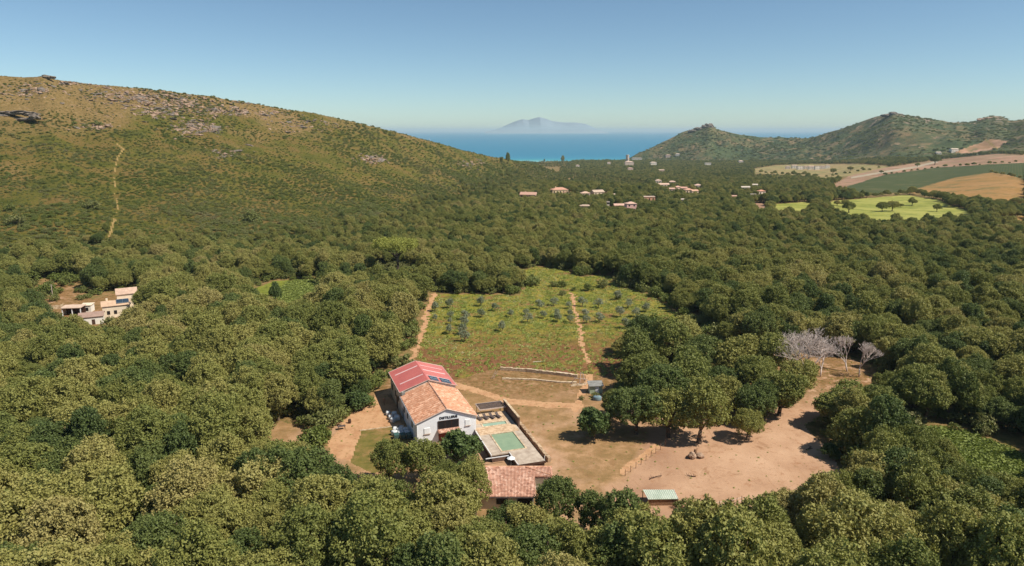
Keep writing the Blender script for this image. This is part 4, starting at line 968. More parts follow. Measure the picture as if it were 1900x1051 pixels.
# ------------------------------------------------------------------ the distillery
A = GZ(774, 827, 0); A.z = float(zt(A.x, A.y)) ; ROT = 19.5
def distillery():
    r = empty('distillery_building', (A.x, A.y, 0.0), R(ROT)); W_, J, L_ = 12.0, 15.8, 29.0
    e, rg, e2, rg2 = 4.5, 6.7, 5.2, 7.2; x_ = W_ / 2
    w = MB(); w.add([(0,0,-.5),(W_,0,-.5),(W_,0,e),(x_,0,rg),(0,0,e),(0,J,-.5),(W_,J,-.5),(W_,J,e),(x_,J,rg),(0,J,e)],
                    [(0,1,2,3,4),(5,9,8,7,6),(0,4,9,5),(1,6,7,2),(2,7,8,3),(3,8,9,4)])
    w.build('wall', M['render_white'], r)
    w = MB(); w.add([(-.02,J+.003,-.5),(W_+.02,J+.003,-.5),(W_+.02,J+.003,e2),(x_,J+.003,rg2),(-.02,J+.003,e2),(-.02,L_,-.5),(W_+.02,L_,-.5),(W_+.02,L_,e2),(x_,L_,rg2),(-.02,L_,e2)],
                    [(0,1,2,3,4),(5,9,8,7,6),(0,4,9,5),(1,6,7,2),(2,7,8,3),(3,8,9,4)])
    o = w.build('rear_wall', M['render_side'], r); o['label'] = 'beige rear shed wall'
    # tiled roof, with rows of half-round tiles
    rf = MB(); sl_ = (rg - e) / x_
    for sgn in (0, 1):
        xe = -.28 if sgn == 0 else W_ + .28; ze = e - .28 * sl_
        rf.slab([(xe, -.22, ze + .16), (x_, -.22, rg + .16), (x_, J - .02, rg + .16), (xe, J - .02, ze + .16)] if sgn == 0 else
                [(x_, -.22, rg + .16), (xe, -.22, ze + .16), (xe, J - .02, ze + .16), (x_, J - .02, rg + .16)], .14)
        nrow = 52
        for i in range(nrow):
            y = -.1 + i * (J - .1) / nrow; dx = (x_ - xe)
            rf.tube((xe, y + .1, ze + .17), (x_, y + .1, rg + .17), .085, .085, 5)
    rf.build('tiled_roof', M['tiles'], r)
    rc = MB()
    for i in range(34): rc.tube((x_, -.2 + i * .47, rg + .21), (x_, -.2 + i * .47 + .46, rg + .19), .16, .13, 7)
    rc.build('ridge_tiles', M['tiles_pink'], r)
    # red sheet roof with standing ribs
    rm = MB(); s2 = (rg2 - e2) / x_; xe, ze = -.3, e2 - .3 * s2
    y0 = J - .15
    for sgn in (0, 1):
        a = [(xe, y0, ze + .15), (x_, y0, rg2 + .15), (x_, L_ + .25, rg2 + .15), (xe, L_ + .25, ze + .15)]
        if sgn: a = [(W_ - q[0], q[1], q[2]) for q in a][::-1]
        rm.slab(a, .1)
        for i in range(45):
            y = y0 + .15 + i * .3
            if y > L_ + .2: break
            x0 = xe if not sgn else W_ - xe; rm.tube((x0, y, ze + .155), (x_, y, rg2 + .155), .028, .028, 4)
    rm.build('red_roof', M['red_metal'], r)
    def strip(ya, yb, sgn, xa=.5, xb=5.7):
        a = [(xa, ya, e2 + xa * s2 + .20), (xb, ya, e2 + xb * s2 + .20), (xb, yb, e2 + xb * s2 + .20), (xa, yb, e2 + xa * s2 + .20)]
        if sgn: a = [(W_ - q[0], q[1], q[2]) for q in a][::-1]
        MB().slab(a, .04).build('skylight_strip', M['skylight'], r)
    for ya, sgn in ((19.6, 0), (25.6, 0), (18.9, 1), (22.6, 1), (26.0, 1)): strip(ya, ya + (.45 if sgn == 0 else .55 if ya == 22.6 else .3), sgn)
    for xa, xb in ((.75, 2.9), (3.55, 5.35)):
        a = [(W_ - q, yy, e2 + q * s2 + .26) for q, yy in ((xb, 16.0), (xa, 16.0), (xa, 18.7), (xb, 18.7))]
        p_ = MB().slab(a, .05).build('solar_panel', M['panel'], r)
        g = MB()
        for i in range(4):
            f_ = i / 3; q = xa + (xb - xa) * f_; g.tube((W_ - q, 16.0, e2 + q * s2 + .27), (W_ - q, 18.7, e2 + q * s2 + .27), .025)
        for yy in (16.0, 17.35, 18.7): g.tube((W_ - xa, yy, e2 + xa * s2 + .27), (W_ - xb, yy, e2 + xb * s2 + .27), .025)
        g.build('panel_frame', M['alu'], p_)
    # verge flashing on the front gable and the gable step
    v = MB()
    for x0, x1, z0, z1 in ((-.3, x_, e - .1, rg + .02), (x_, W_ + .3, rg + .02, e - .1)):
        v.tube((x0, -.26, z0 + .1), (x1, -.26, z1 + .12), .09, .09, 6)
    v.build('verge', M['trim'], r); v = MB()
    for x0, x1, z0, z1 in ((-.34, x_, e2, rg2 + .1), (x_, W_ + .34, rg2 + .1, e2)):
        v.tube((x0, L_ + .28, z0), (x1, L_ + .28, z1 + .06), .09, .09, 6).tube((x0, J - .18, z0 + .02), (x1, J - .18, z1 + .06), .08, .08, 6)
    v.tube((-.36, J - .1, e2 - .02), (-.36, L_ + .25, e2 - .02), .09).tube((W_ + .36, J - .1, e2 - .02), (W_ + .36, L_ + .25, e2 - .02), .09)
    v.build('verge', M['trim'], r)
    gt = MB(); gt.tube((-.36, -.2, e - .1), (-.36, J - .2, e - .1), .08).tube((W_ + .36, -.2, e - .1), (W_ + .36, J - .2, e - .1), .08)
    gt.tube((.07, -.07, -.2), (.07, -.07, e - .2), .06).tube((-.06, J - 2, -.2), (-.06, J - 2, e), .05)
    gt.build('gutter', M['white'], r)
    vent = MB(); vent.box(.0, .7, J - .9, J - .35, e - .1, e + .95); vent.build('chimney', M['greysheet'], r)
    # front opening over a wooden balcony front
    wd = MB().box(4.3, 8.35, -.07, .02, 2.75, 4.35).build('window', M['dark'], r)
    f_ = MB(); f_.box(4.2, 8.45, -.12, -.075, 4.35, 4.47).box(4.2, 4.3, -.12, -.075, 2.7, 4.35).box(8.35, 8.45, -.12, -.075, 2.7, 4.35)
    for q in (5.6, 6.95): f_.box(q, q + .06, -.11, -.075, 2.75, 4.35)
    f_.build('frame', M['wood_dark'], wd)
    dr = MB(); dr.box(4.3, 8.35, -.06, .02, -.2, 2.62); d_ = dr.build('loading_door', M['redwood'], r)
    cn = MB(); cn.slab([(4.1, -1.15, 2.42), (8.5, -1.15, 2.42), (8.5, -.075, 2.72), (4.1, -.075, 2.72)], .08)
    for i in range(14): cn.tube((4.25 + i * .32, -1.15, 2.45), (4.25 + i * .32, -.08, 2.75), .05, .05, 5)
    cn.build('canopy', M['tiles_pink'], r)
    bk = MB(); bk.tube((4.3, -1.1, 2.3), (4.3, -.02, 1.5), .05).tube((8.3, -1.1, 2.3), (8.3, -.02, 1.5), .05); bk.build('bracket', M['wood'], r)
    for x0, x1, z0, z1 in ((1.45, 2.6, 2.2, 3.35), (9.75, 10.75, 2.75, 4.0)):
        s_ = MB().box(x0, x1, -.12, .02, z0, z1).build('shutter', M['white'], r, .02)
        sg = MB().box(x0 - .1, x1 + .1, -.2, -.005, z0 - .12, z0 - .003); sg.build('sill', M['trim'], s_)
    for y in (4.0, 8.5, 12.0, 18.5, 22.0, 26):
        MB().box(-.07 if y < J else -.09, .02, y, y + .8, 2.0, 3.2).build('window', M['dark'], r)
    MB().box(-.06, .02, 13.4, 14.6, -.1, 2.2).build('door', M['wood_dark'], r)
    MB().box(-.10, .02, 19.9, 21.4, -.1, 2.6).build('door', M['wood_dark'], r)
    # lettering on the gable
    def text(body, size, z, x, ext=.03):
        c = bpy.data.curves.new('lettering', 'FONT'); c.body = body; c.size = size; c.extrude = ext; c.align_x = 'CENTER'; c.offset = .018 if size > .4 else .004
        c.space_character = 1.08
        o = bpy.data.objects.new('lettering', c); COL.objects.link(o); o.parent = r; o.location = (x, -.045, z); o.rotation_euler = (R(90), 0, 0); me_ = bpy.data.meshes.new_from_object(o); me_.name = 'lettering'; ml, mr = o.location.copy(), o.rotation_euler.copy()
        bpy.data.objects.remove(o); o = meshobj('lettering', me_, M['letter'], r); o.location = ml; o.rotation_euler = mr; return o
    text('DISTILLERIE', .66, 4.78, 6.35)
    tag(r, 'long white distillery with tiled front roof, red metal rear roof and black gable lettering', 'building')
distillery()

# ------------------------------------------------------------------ pool terrace (own frame)
TA = R(18); TO = (-3.77, 119.17)
def tw(u, v, z=0.0): return (TO[0] + u * math.cos(TA) - v * math.sin(TA), TO[1] + u * math.sin(TA) + v * math.cos(TA), z)
def terrace():
    h = 1.6; r = empty('pool_terrace', tw(0, 0, 0), TA)
    sl = MB()
    px0, px1, py0, py1 = 2.4, 6.9, .9, 8.6; sx0, sx1, sy0, sy1 = 2.1, 7.0, 12.6, 14.1
    # deck laid around the two basins
    for (a, b_, c, d_) in ((0, 8.6, sy1, 19.2), (0, sx0, sy0, sy1), (sx1, 8.6, sy0, sy1), (0, 8.6, py1 + .0, sy0), (0, px0, 0, py1), (px1, 8.6, py0, py1), (px0, 8.6, 0, py0), (3.5, 8.6, -5.2, 0)):
        sl.box(a, b_, c, d_, h - .22, h)
    sl.build('deck', M['deck'], r)
    pv = MB(); pv.box(.1, 8.3, sy1 + .15, 19.0, h + .004, h + .03).box(.3, 8.3, py1 + .2, sy0 - .15, h + .004, h + .03).build('paving', M['paving'], r)
    bs = MB()
    for (a, b_, c, d_) in ((px0, px1, py0, py1), (sx0, sx1, sy0, sy1)):
        bs.box(a - .1, b_ + .1, c - .1, d_ + .1, h - 1.5, h - 1.3)
        bs.box(a - .14, a - .004, c, d_, h - 1.3, h - .224).box(b_ + .004, b_ + .14, c, d_, h - 1.3, h - .224).box(a, b_, c - .14, c - .004, h - 1.3, h - .224).box(a, b_, d_ + .004, d_ + .14, h - 1.3, h - .224)
    bs.build('basin', M['paving'], r)
    MB().box(px0 + .01, px1 - .01, py0 + .01, py1 - .01, h - .5, h - .07).build('pool_water', M['pool'], r)
    MB().box(sx0 + .01, sx1 - .01, sy0 + .01, sy1 - .01, h - .5, h - .07).build('spa_water', M['pool_side'], r)
    cp_ = MB()
    for (a, b_, c, d_) in ((px0, px1, py0, py1), (sx0, sx1, sy0, sy1)):
        cp_.box(a - .3, a, c - .3, d_ + .3, h + .006, h + .07).box(b_, b_ + .3, c - .3, d_ + .3, h + .006, h + .07).box(a, b_, c - .3, c, h + .006, h + .07).box(a, b_, d_, d_ + .3, h + .006, h + .07)
    cp_.build('coping', M['stone_pale'], r)
    ws = MB(); ws.box(.12, .3, .0, 19.2, -.6, h - .224).box(.12, 3.5, .1, .3, -.6, h - .224).box(3.6, 3.8, -5.1, .1, -.6, h - .224).box(3.6, 8.5, -5.1, -4.9, -.6, h - .224).box(8.3, 8.5, -4.9, 19.2, -.6, h - .224).box(.3, 8.3, 19.0, 19.2, -.6, h - .224)
    ws.build('retaining_wall', M['retain'], r)
    rl = MB(); rl.box(-.12, 0, -.1, 11, h - .2, h + .12).box(3.4, 3.5, -5.2, 0, h - .2, h + .08).box(-1.4, 3.0, -1.1, -1.02, h - .1, h + .05).build('edge_beam', M['white'], r)
    MB().box(3.5, 8.7, -5.32, -5.2, h - .34, h + .05).build('edge_board', M['wood_dark'], r)
    for i in range(2): MB().box(3.55 + i * 4.9, 3.62 + i * 4.9, -5.15, -5.08, h, h + 1).build('post', M['white'], r)
    tag(r, 'raised sun terrace with a big green pool and a small spa basin beside the distillery', 'terrace')
    # high dark wall along its right side
    wv = empty('screen_wall', tw(8.9, 8.0, 0), TA)
    MB().box(0, .35, 3.2, 13.2, -.3, 3.3).build('wall_panel', M['retain'], wv)
    MB().box(-.06, .42, 3.1, 13.3, 3.3, 3.42).build('wall_cap', M['stone_pale'], wv)
    tag(wv, 'tall brown screen wall beside the spa basin with pale cap', 'wall')
    wb = empty('garden_wall', tw(9.9, -3, 0), TA)
    b = MB()
    rr = random.Random(5)
    for i in range(44):
        y = i * .52; z = .9 + rr.uniform(-.1, .12); b.box(rr.uniform(-.06, .04), .7 + rr.uniform(-.05, .08), y, y + .5, -.2, z)
    b.build('stones', M['stone'], wb, .06); tag(wb, 'low rough stone wall running along the right side of the pool terrace', 'wall')
    # slatted pergola roof behind the terrace
    pg = empty('pergola', tw(3.2, 19.8, 0), TA)
    s_ = MB()
    for i in range(20): s_.box(0 + i * .27, .2 + i * .27, -.6, 2.7, 2.5, 2.56)
    s_.build('slat_roof', M['slats'], pg)
    fr = MB(); fr.box(-.1, 5.5, -.7, -.6, 2.35, 2.58).box(-.1, 5.5, 2.7, 2.8, 2.35, 2.58).box(-.2, -.1, -.7, 2.8, 2.35, 2.58).box(5.5, 5.6, -.7, 2.8, 2.35, 2.58).build('frame', M['trim'], pg)
    for u in (0, 5.4):
        for v in (-.6, 2.6): MB().box(u, u + .1, v, v + .1, 0, 2.35).build('post', M['wood'], pg)
    tag(pg, 'dark slatted pergola roof behind the loungers at the top of the terrace', 'pergola')
    # loungers
    def lounger():
        t_ = empty('sun_lounger', (0, 0, 0))
        s1 = MB(); s1.slab([(-.32, -.95, .36), (.32, -.95, .36), (.32, .35, .36), (-.32, .35, .36)], .1); s1.build('seat', M['slats'], t_, .02)
        s1 = MB(); s1.slab([(-.32, .36, .38), (.32, .36, .38), (.32, .92, .8), (-.32, .92, .8)], .09); s1.build('backrest', M['slats'], t_, .02)
        for sx_ in (-.28, .28):
            for sy_ in (-.85, .3): MB().tube((sx_, sy_, 0), (sx_, sy_, .28), .03).build('leg', M['wood_dark'], t_)
        return t_
    l0 = lounger(); labs = ['dark sun lounger on the terrace, leftmost of four', 'dark sun lounger on the terrace, second from the left', 'dark sun lounger on the terrace, third from the left', 'dark sun lounger on the terrace, rightmost of four']
    for i in range(4):
        q = tw(2.2 + i * 1.35, 16.4, h + .03)
        if i == 0: l0.location = q; l0.rotation_euler = (0, 0, TA + .25); tag(l0, labs[0], 'lounger', 'loungers above the spa basin')
        else: copy_thing(l0, q, TA + .25, 1.0, labs[i], 'lounger', 'loungers above the spa basin')
    # parasol in the low court
    pr = empty('parasol', tw(2.6, -3.6, 0))
    c = MB(); top = (0, 0, 2.75)
    for i in range(8):
        a, b_ = 2 * math.pi * i / 8, 2 * math.pi * (i + 1) / 8
        c.add([top, (.75 * math.cos(a), .75 * math.sin(a), 2.3), (.75 * math.cos(b_), .75 * math.sin(b_), 2.3), (0, 0, 2.7), (.74 * math.cos(a), .74 * math.sin(a), 2.24), (.74 * math.cos(b_), .74 * math.sin(b_), 2.24)], [(0, 1, 2), (3, 5, 4), (1, 4, 5, 2)])
    c.build('canopy', M['white'], pr); MB().tube((0, 0, 0), (0, 0, 2.7), .035).build('pole', M['alu'], pr); MB().box(-.3, .3, -.3, .3, 0, .1).build('base', M['greysheet'], pr)
    tag(pr, 'white parasol standing in the shaded court between terrace and tiled pool house', 'parasol')
    # paved strip of the court at the left
    ct = empty('courtyard_paving', tw(-3.4, -5.2, 0), TA); MB().slab([(-1.2, .2, .1), (1.4, -1.8, .1), (2.2, 2.0, .1), (.3, 5.0, .1), (-1.6, 4.2, .1)], .3).build('slab', M['paving'], ct)
    tag(ct, 'pale paved landing between the bright tree and the shaded court', 'paving')
terrace()
def pool_house():
    b_l, b_r = GZ(881, 867, 3.1), GZ(1024, 867, 3.1); f_l, f_r = GZ(896, 922, 2.5), GZ(992, 922, 2.5); yb, yf = b_l.y, f_l.y
    x0, x1 = b_l.x, b_r.x; xm = f_r.x + .2; ym = GZ(1020, 886, 2.75).y
    r = empty('pool_house', ((x0 + x1) / 2, yf, 0)); ox, oy = (x0 + x1) / 2, yf
    def L(x, y, z): return (x - ox, y - oy, z)
    zr = lambda y: 2.5 + (y - yf) / (yb - yf) * .65
    mb = MB()
    mb.slab([L(x0, yf, 2.5), L(xm, yf, 2.5), L(xm, ym, zr(ym)), L(xm, yb, 3.15), L(x0, yb, 3.15)], .16)
    mb.slab([L(xm + .003, ym, zr(ym)), L(x1, ym, zr(ym) - .02), L(x1, yb, 3.13), L(xm + .003, yb, 3.15)], .16)
    n = 56
    for i in range(n):
        x = x0 + .12 + (x1 - x0 - .2) * i / n; y_ = yf if x < xm else ym
        mb.tube(L(x, y_ - .03, zr(y_) + .02), L(x, yb, 3.17), .09, .09, 5)
    mb.build('tiled_roof', M['tiles_pink'], r)
    MB().tube(L(x0, yb, 3.2), L(x1, yb, 3.18), .14, .14, 7).build('ridge_tiles', M['tiles'], r)
    v = MB(); v.tube(L(x1 - .02, ym + .1, zr(ym) + .1), L(xm - 1.5, yb - .2, 3.28), .1, .1, 6).build('hip_tiles', M['tiles'], r)
    w = MB(); w.box(x0 + .4 - ox, xm - .3 - ox, yf + .5 - oy, yb - .3 - oy, -.3, 2.3).box(xm - .297 - ox, x1 - .3 - ox, ym + .5 - oy, yb - .3 - oy, -.3, 2.3).build('wall', M['render_side'], r)
    g = MB(); g.box(x0 - ox, xm - ox, yf - .12 - oy, yf - .02 - oy, 2.28, 2.42).build('gutter', M['slats'], r)
    a = GZ(960, 930, 2.0)
    MB().box(a.x - ox, a.x + 2.5 - ox, yf + .42 - oy, yf + .52 - oy, .0, 2.1).build('door', M['dark'], r)
    MB().box(a.x - 3.4 - ox, a.x - 1.6 - ox, yf + .42 - oy, yf + .52 - oy, .9, 1.9).build('window', M['dark'], r)
    MB().box(a.x - .3 - ox, a.x + 2.9 - ox, yf - 1.3 - oy, yf + .4 - oy, -.2, .1).build('step', M['stone_pale'], r)
    tag(r, 'low pool house with a wide pinkish tiled roof, lowest building of the estate', 'building')
pool_house()

# ------------------------------------------------------------------ things around the yard
def at_e(name, X, Y, rz=0.0, dz=0.0): p = G(X, Y); p.z += dz; return empty(name, p, rz)
def white_shed():
    r = at_e('garden_shed', 1106, 731, R(4))
    MB().box(-1.5, 1.5, 0, 2.2, -.2, 1.95).build('wall', M['greenpaint'], r)
    MB().slab([(-1.75, -.3, 2.0), (1.75, -.3, 2.0), (1.75, 2.5, 2.35), (-1.75, 2.5, 2.35)], .12).build('roof', M['greysheet'], r)
    d = MB().box(-.2, .7, -.05, .01, 0, 1.75).build('door', M['white'], r); MB().tube((.6, -.09, .9), (.6, -.03, .9), .04).build('handle', M['alu'], d)
    tag(r, 'small pale shed with a grey lean-to roof at the edge of the grove', 'shed')
    t_ = at_e('water_tank', 1108, 743); b = MB()
    pf = [(0, .0), (.62, .0), (.66, .1), (.66, .8), (.55, .98), (.2, 1.06), (0, 1.06)]; n = 14; V = []; F = []
    for (rr, z) in pf:
        for i in range(n): V.append((rr * 1.5 * math.cos(6.2832 * i / n), rr * math.sin(6.2832 * i / n), z))
    for k in range(len(pf) - 1):
        for i in range(n): F.append((k * n + i, k * n + (i + 1) % n, (k + 1) * n + (i + 1) % n, (k + 1) * n + i))
    b.add(V, F); b.build('tank_body', M['bluegrey'], t_, smooth=True); MB().tube((0, 0, 1.05), (0, 0, 1.16), .2, .2, 10).build('lid', M['greysheet'], t_)
    tag(t_, 'rounded blue-grey tank in front of the small pale shed', 'tank')
white_shed()
def sheet_shed():
    p0, p1 = GZ(1193, 909, 1.6), GZ(1250, 909, 1.6); q0, q1 = GZ(1203, 927, 1.2), GZ(1258, 926, 1.2)
    r = empty('field_shelter', (q0.x, q0.y, 0)); L = lambda p, z: (p.x - q0.x, p.y - q0.y, z)
    MB().slab([L(q0, 1.2), L(q1, 1.2), L(p1, 1.6), L(p0, 1.6)], .05).build('roof', M['greenpaint'], r)
    rb = MB(); n = 15
    for i in range(n + 1):
        f_ = i / n; a = q0.lerp(q1, f_); b = p0.lerp(p1, f_); rb.tube(L(a, 1.23), L(b, 1.63), .05, .05, 4)
    rb.build('roof_ribs', M['white'], r)
    W2 = MB(); a, b = q0.lerp(p0, .08), q1.lerp(p1, .08)
    W2.add([L(a, -.2), L(b, -.2), L(b, 1.1), L(a, 1.1), L(a + Vector((0, .1, 0)), -.2), L(b + Vector((0, .1, 0)), -.2), L(b + Vector((0, .1, 0)), 1.1), L(a + Vector((0, .1, 0)), 1.1)], [(0,1,2,3),(7,6,5,4),(0,4,5,1),(3,2,6,7),(0,3,7,4),(1,5,6,2)])
    W2.build('front_board', M['wood'], r)
    c, d = q1.lerp(p1, .1), q1.lerp(p1, .95); W3 = MB(); e_ = Vector((-.1, 0, 0))
    W3.add([L(c + e_, -.2), L(d + e_, -.2), L(d + e_, 1.4), L(c + e_, 1.1), L(c + e_ * 2, -.2), L(d + e_ * 2, -.2), L(d + e_ * 2, 1.4), L(c + e_ * 2, 1.1)], [(0,1,2,3),(7,6,5,4),(0,4,5,1),(3,2,6,7),(0,3,7,4),(1,5,6,2)])
    W3.build('side_board', M['wood'], r)
    for p in (q0, q1, p0, p1): MB().tube(L(p, -.3), L(p, 1.15), .07).build('post', M['wood'], r)
    tag(r, 'low animal shelter with a pale green corrugated roof at the paddock corner', 'shelter')
sheet_shed()
def rock_mesh(seed, sx_, sy_, sz_, sub=3, rough=.35, fl=.0):
    bm = bmesh.new(); bmesh.ops.create_icosphere(bm, subdivisions=sub, radius=1)
    from mathutils import noise as mn
    for v in bm.verts:
        d = v.co.copy(); f_ = 1 + rough * mn.noise(d * 1.3 + Vector((seed * 3.1, 0, 0))) + rough * .5 * mn.noise(d * 3.1 + Vector((0, seed * 1.7, 0)))
        c = mn.cell(d * 1.6 + Vector((seed, seed, 0))) * .12 * (rough > .3)
        v.co = Vector((d.x * sx_, d.y * sy_, d.z * sz_)) * (f_ + c)
    me = bpy.data.meshes.new('rock'); bm.to_mesh(me); bm.free(); return me
def boulder(X, Y, s, lab, seed, mat, grp=None, sink=.3):
    p = G(X, Y); o = meshobj('boulder', rock_mesh(seed, *s), mat); o.location = (p.x, p.y, p.z + s[2] * (1 - sink)); o.rotation_euler = (0, 0, seed); tag(o, lab, 'boulder', grp); return o
boulder(1284, 850, (.95, .75, .62), 'tan boulder, left of the pair lying in the middle of the paddock', 1, M['rock_pink'], 'pair of boulders in the paddock')
boulder(1298, 849, (.8, .7, .5), 'tan boulder, right of the pair lying in the middle of the paddock', 2, M['rock_pink'], 'pair of boulders in the paddock')
lg = at_e('tree_stump', 1290, 843, .6); MB().tube((0, 0, 0), (.1, .1, .9), .34, .26, 9).tube((0, 0, .5), (.7, .2, .9), .16, .1, 7).build('stump_wood', M['wood'], lg); tag(lg, 'short brown stump wedged behind the pair of boulders', 'stump')
def branch(X, Y, ln, seed, lab):
    rng = random.Random(seed); r = at_e('fallen_branch', X, Y, rng.uniform(0, 3)); mb = MB(); a = Vector((-ln / 2, 0, .12)); 
    for i in range(5):
        b = a + Vector((ln / 5, rng.uniform(-.2, .2), rng.uniform(-.03, .06))); mb.tube(a, b, .11 - i * .015, .1 - i * .015)
        mb.tube(b, b + Vector((rng.uniform(.1, .5), rng.choice((-.6, .6)), rng.uniform(0, .4))), .05, .02, 5); a = b
    mb.build('branch_wood', M['wood_dark'], r); tag(r, lab, 'branch')
branch(1216, 888, 2.4, 1, 'fallen dark branch on bare soil above the corrugated shelter')
branch(1283, 884, 1.4, 2, 'short broken branch in the middle of the lower paddock')
branch(1352, 935, 2.2, 3, 'dark branch leaning by the lower paddock fence')
branch(1500, 833, 2.0, 4, 'dry branch lying near the right rim of the paddock')
def fence(pts_, n, lab, hgt=1.3, rails=2, name='post_fence'):
    W_ = [G(*q) for q in pts_]; r = empty(name, W_[0]); seg = []
    tot = sum((W_[i + 1] - W_[i]).length for i in range(len(W_) - 1)); P_ = []
    for k in range(n):
        d = tot * k / (n - 1); i = 0
        while i < len(W_) - 2 and d > (W_[i + 1] - W_[i]).length: d -= (W_[i + 1] - W_[i]).length; i += 1
        q = W_[i].lerp(W_[i + 1], min(1, d / (W_[i + 1] - W_[i]).length)) - W_[0]; q.z = float(zt(q.x + W_[0].x, q.y + W_[0].y)) - W_[0].z; P_.append(q)
    for q in P_: MB().tube(q + Vector((0, 0, -.2)), q + Vector((random.uniform(-.06, .06), 0, hgt)), .06, .05).build('post', M['wood'], r)
    w = MB()
    for a, b in zip(P_[:-1], P_[1:]):
        for k in range(rails): z = Vector((0, 0, hgt * (k + .8) / rails * .9)); w.tube(a + z, b + z, .008, .008, 4)
    w.build('wire', M['alu'], r); tag(r, lab, 'fence')
fence([(1296, 940), (1320, 944), (1350, 942), (1376, 934)], 8, 'wire fence with pale posts closing the lower end of the paddock')
fence([(1160, 884), (1234, 829)], 9, 'wire fence along the raised soil strip at the left of the paddock', 1.3)
fence([(1234, 829), (1236, 812)], 3, 'short fence end under the grove at the top of the raised soil strip', 1.5)
# terrace walls below the orchard
def long_wall(pts_, hgt, th, lab, m_, name='dry_stone_wall'):
    W_ = [G(*q) for q in pts_]; r = empty(name, W_[0]); mb = MB(); rr = random.Random(len(lab))
    for a, b in zip(W_[:-1], W_[1:]):
        d = b - a; n_ = max(1, int(d.length / .8)); u = d.normalized(); nr = Vector((-u.y, u.x, 0)) * th / 2
        for i in range(n_):
            p, q = a + d * i / n_ - W_[0], a + d * (i + 1) / n_ - W_[0]; hh = hgt * rr.uniform(.88, 1.1)
            v = [p - nr, q - nr, q + nr, p + nr]; z0, z1 = Vector((0, 0, -.4)), Vector((0, 0, hh))
            mb.add([k + z0 for k in v] + [k + z1 for k in v], [(0,3,2,1),(4,5,6,7),(0,1,5,4),(1,2,6,5),(2,3,7,6),(3,0,4,7)])
    mb.build('stones', m_, r); tag(r, lab, 'wall')
long_wall([(928, 687), (975, 690), (1020, 695), (1072, 701)], .8, .6, 'upper pale retaining wall between the orchard and the yard', M['stone_pale'])
long_wall([(932, 704), (990, 706), (1040, 711), (1070, 711)], .35, .5, 'lower thin pale wall just below the long retaining wall', M['stone_pale'])
fr = at_e('timber_frame', 1075, 716, R(12)); mb = MB()
mb.tube((0, 0, 0), (.5, .6, 3.2), .09).tube((1.6, 0, 0), (.9, .4, 3.0), .09).tube((-1.0, 1, 1.6), (1.9, -.2, 1.5), .08).tube((-1.8, 1.5, 0), (-.6, .8, 1.9), .08).build('poles', M['trim'], fr)
MB().box(-2.2, 1.6, -.3, 0, 0, .28).box(-1.6, 2.3, .5, .8, 0, .25).build('planks', M['stone_pale'], fr); tag(fr, 'leaning pale timber poles and planks at the right end of the retaining wall', 'timber')
fr = at_e('ladder_rack', 912, 703, R(-10)); MB().tube((0, 0, 0), (1.0, .3, 2.0), .06).tube((.5, 0, 0), (1.5, .3, 2.0), .06).tube((.3, .1, .6), (.8, .1, .6), .05).tube((.6, .2, 1.3), (1.15, .2, 1.3), .05).build('poles', M['trim'], fr); tag(fr, 'pale ladder-like rack leaning at the left end of the retaining wall', 'rack')
for k, (X, Y, lab) in enumerate([(1043, 692, 'loose pale plank on the bank above the right part of the retaining wall'), (1000, 672, 'loose pale plank in the reddish heath of the lower orchard')]):
    p = at_e('plank', X, Y, R(-20 + 30 * k)); MB().box(-1.6, 1.6, -.15, .15, .02, .14).build('board', M['trim'], p); tag(p, lab, 'plank')
# bags, tanks and crates on the left side of the distillery
def bulk_bag(k, u, v, s, lab, mat='bag'):
    a = R(ROT); x = A.x + u * math.cos(a) - v * math.sin(a); y = A.y + u * math.sin(a) + v * math.cos(a)
    bm = bmesh.new(); bmesh.ops.create_cube(bm, size=1); bmesh.ops.subdivide_edges(bm, edges=bm.edges[:], cuts=3, use_grid_fill=True)
    rr = random.Random(k)
    for q in bm.verts:
        n_ = q.co.normalized() * .62; q.co = q.co.lerp(n_, .45); q.co = Vector((q.co.x * s, q.co.y * s, (q.co.z + .5) * s * .95)) + Vector((rr.uniform(-.05, .05), rr.uniform(-.05, .05), 0))
    me = bpy.data.meshes.new('bag_body'); bm.to_mesh(me); bm.free()
    for p in me.polygons: p.use_smooth = True
    r = empty('bulk_bag', (x, y, float(zt(x, y))), rr.uniform(0, 3)); meshobj('bag_body', me, M[mat], r)
    h = MB()
    for sx_ in (-.3, .3): h.tube((sx_ * s, -.25 * s, .9 * s), (sx_ * s, 0, 1.12 * s), .03).tube((sx_ * s, 0, 1.12 * s), (sx_ * s, .25 * s, .9 * s), .03)
    h.build('strap', M['trim'], r); tag(r, lab, 'bag', 'bulk bags stacked along the left wall of the distillery')
bl = [(-2.2, 5.4, 1.1, 'white bulk bag nearest the grass plot, left of its heap'), (-.95, 5.2, 1.1, 'white bulk bag in the heap nearest the grass plot, closest to the wall'), (-3.3, 6.4, 1.0, 'white bulk bag at the outer left of the lower heap'), (-2.0, 6.9, 1.2, 'tall white bulk bag in the middle of the lower heap'),
      (-.9, 6.8, 1.1, 'white bulk bag at the back of the lower heap by the wall'), (-2.8, 8.0, 1.0, 'white bulk bag at the top left of the lower heap'), (-1.5, 8.4, .9, 'small white bulk bag at the top of the lower heap'),
      (-2.4, 13.0, 1.0, 'white bulk bag at the bottom of the upper heap'), (-1.4, 13.8, 1.1, 'white bulk bag in the upper heap close to the wall'), (-2.6, 14.8, .9, 'small white bulk bag at the outer side of the upper heap'), (-1.6, 16.0, 1.1, 'white bulk bag at the top of the upper heap'), (-2.7, 17.2, .9, 'last white bulk bag, farthest up the left wall')]
for k, b in enumerate(bl): bulk_bag(k, *b)
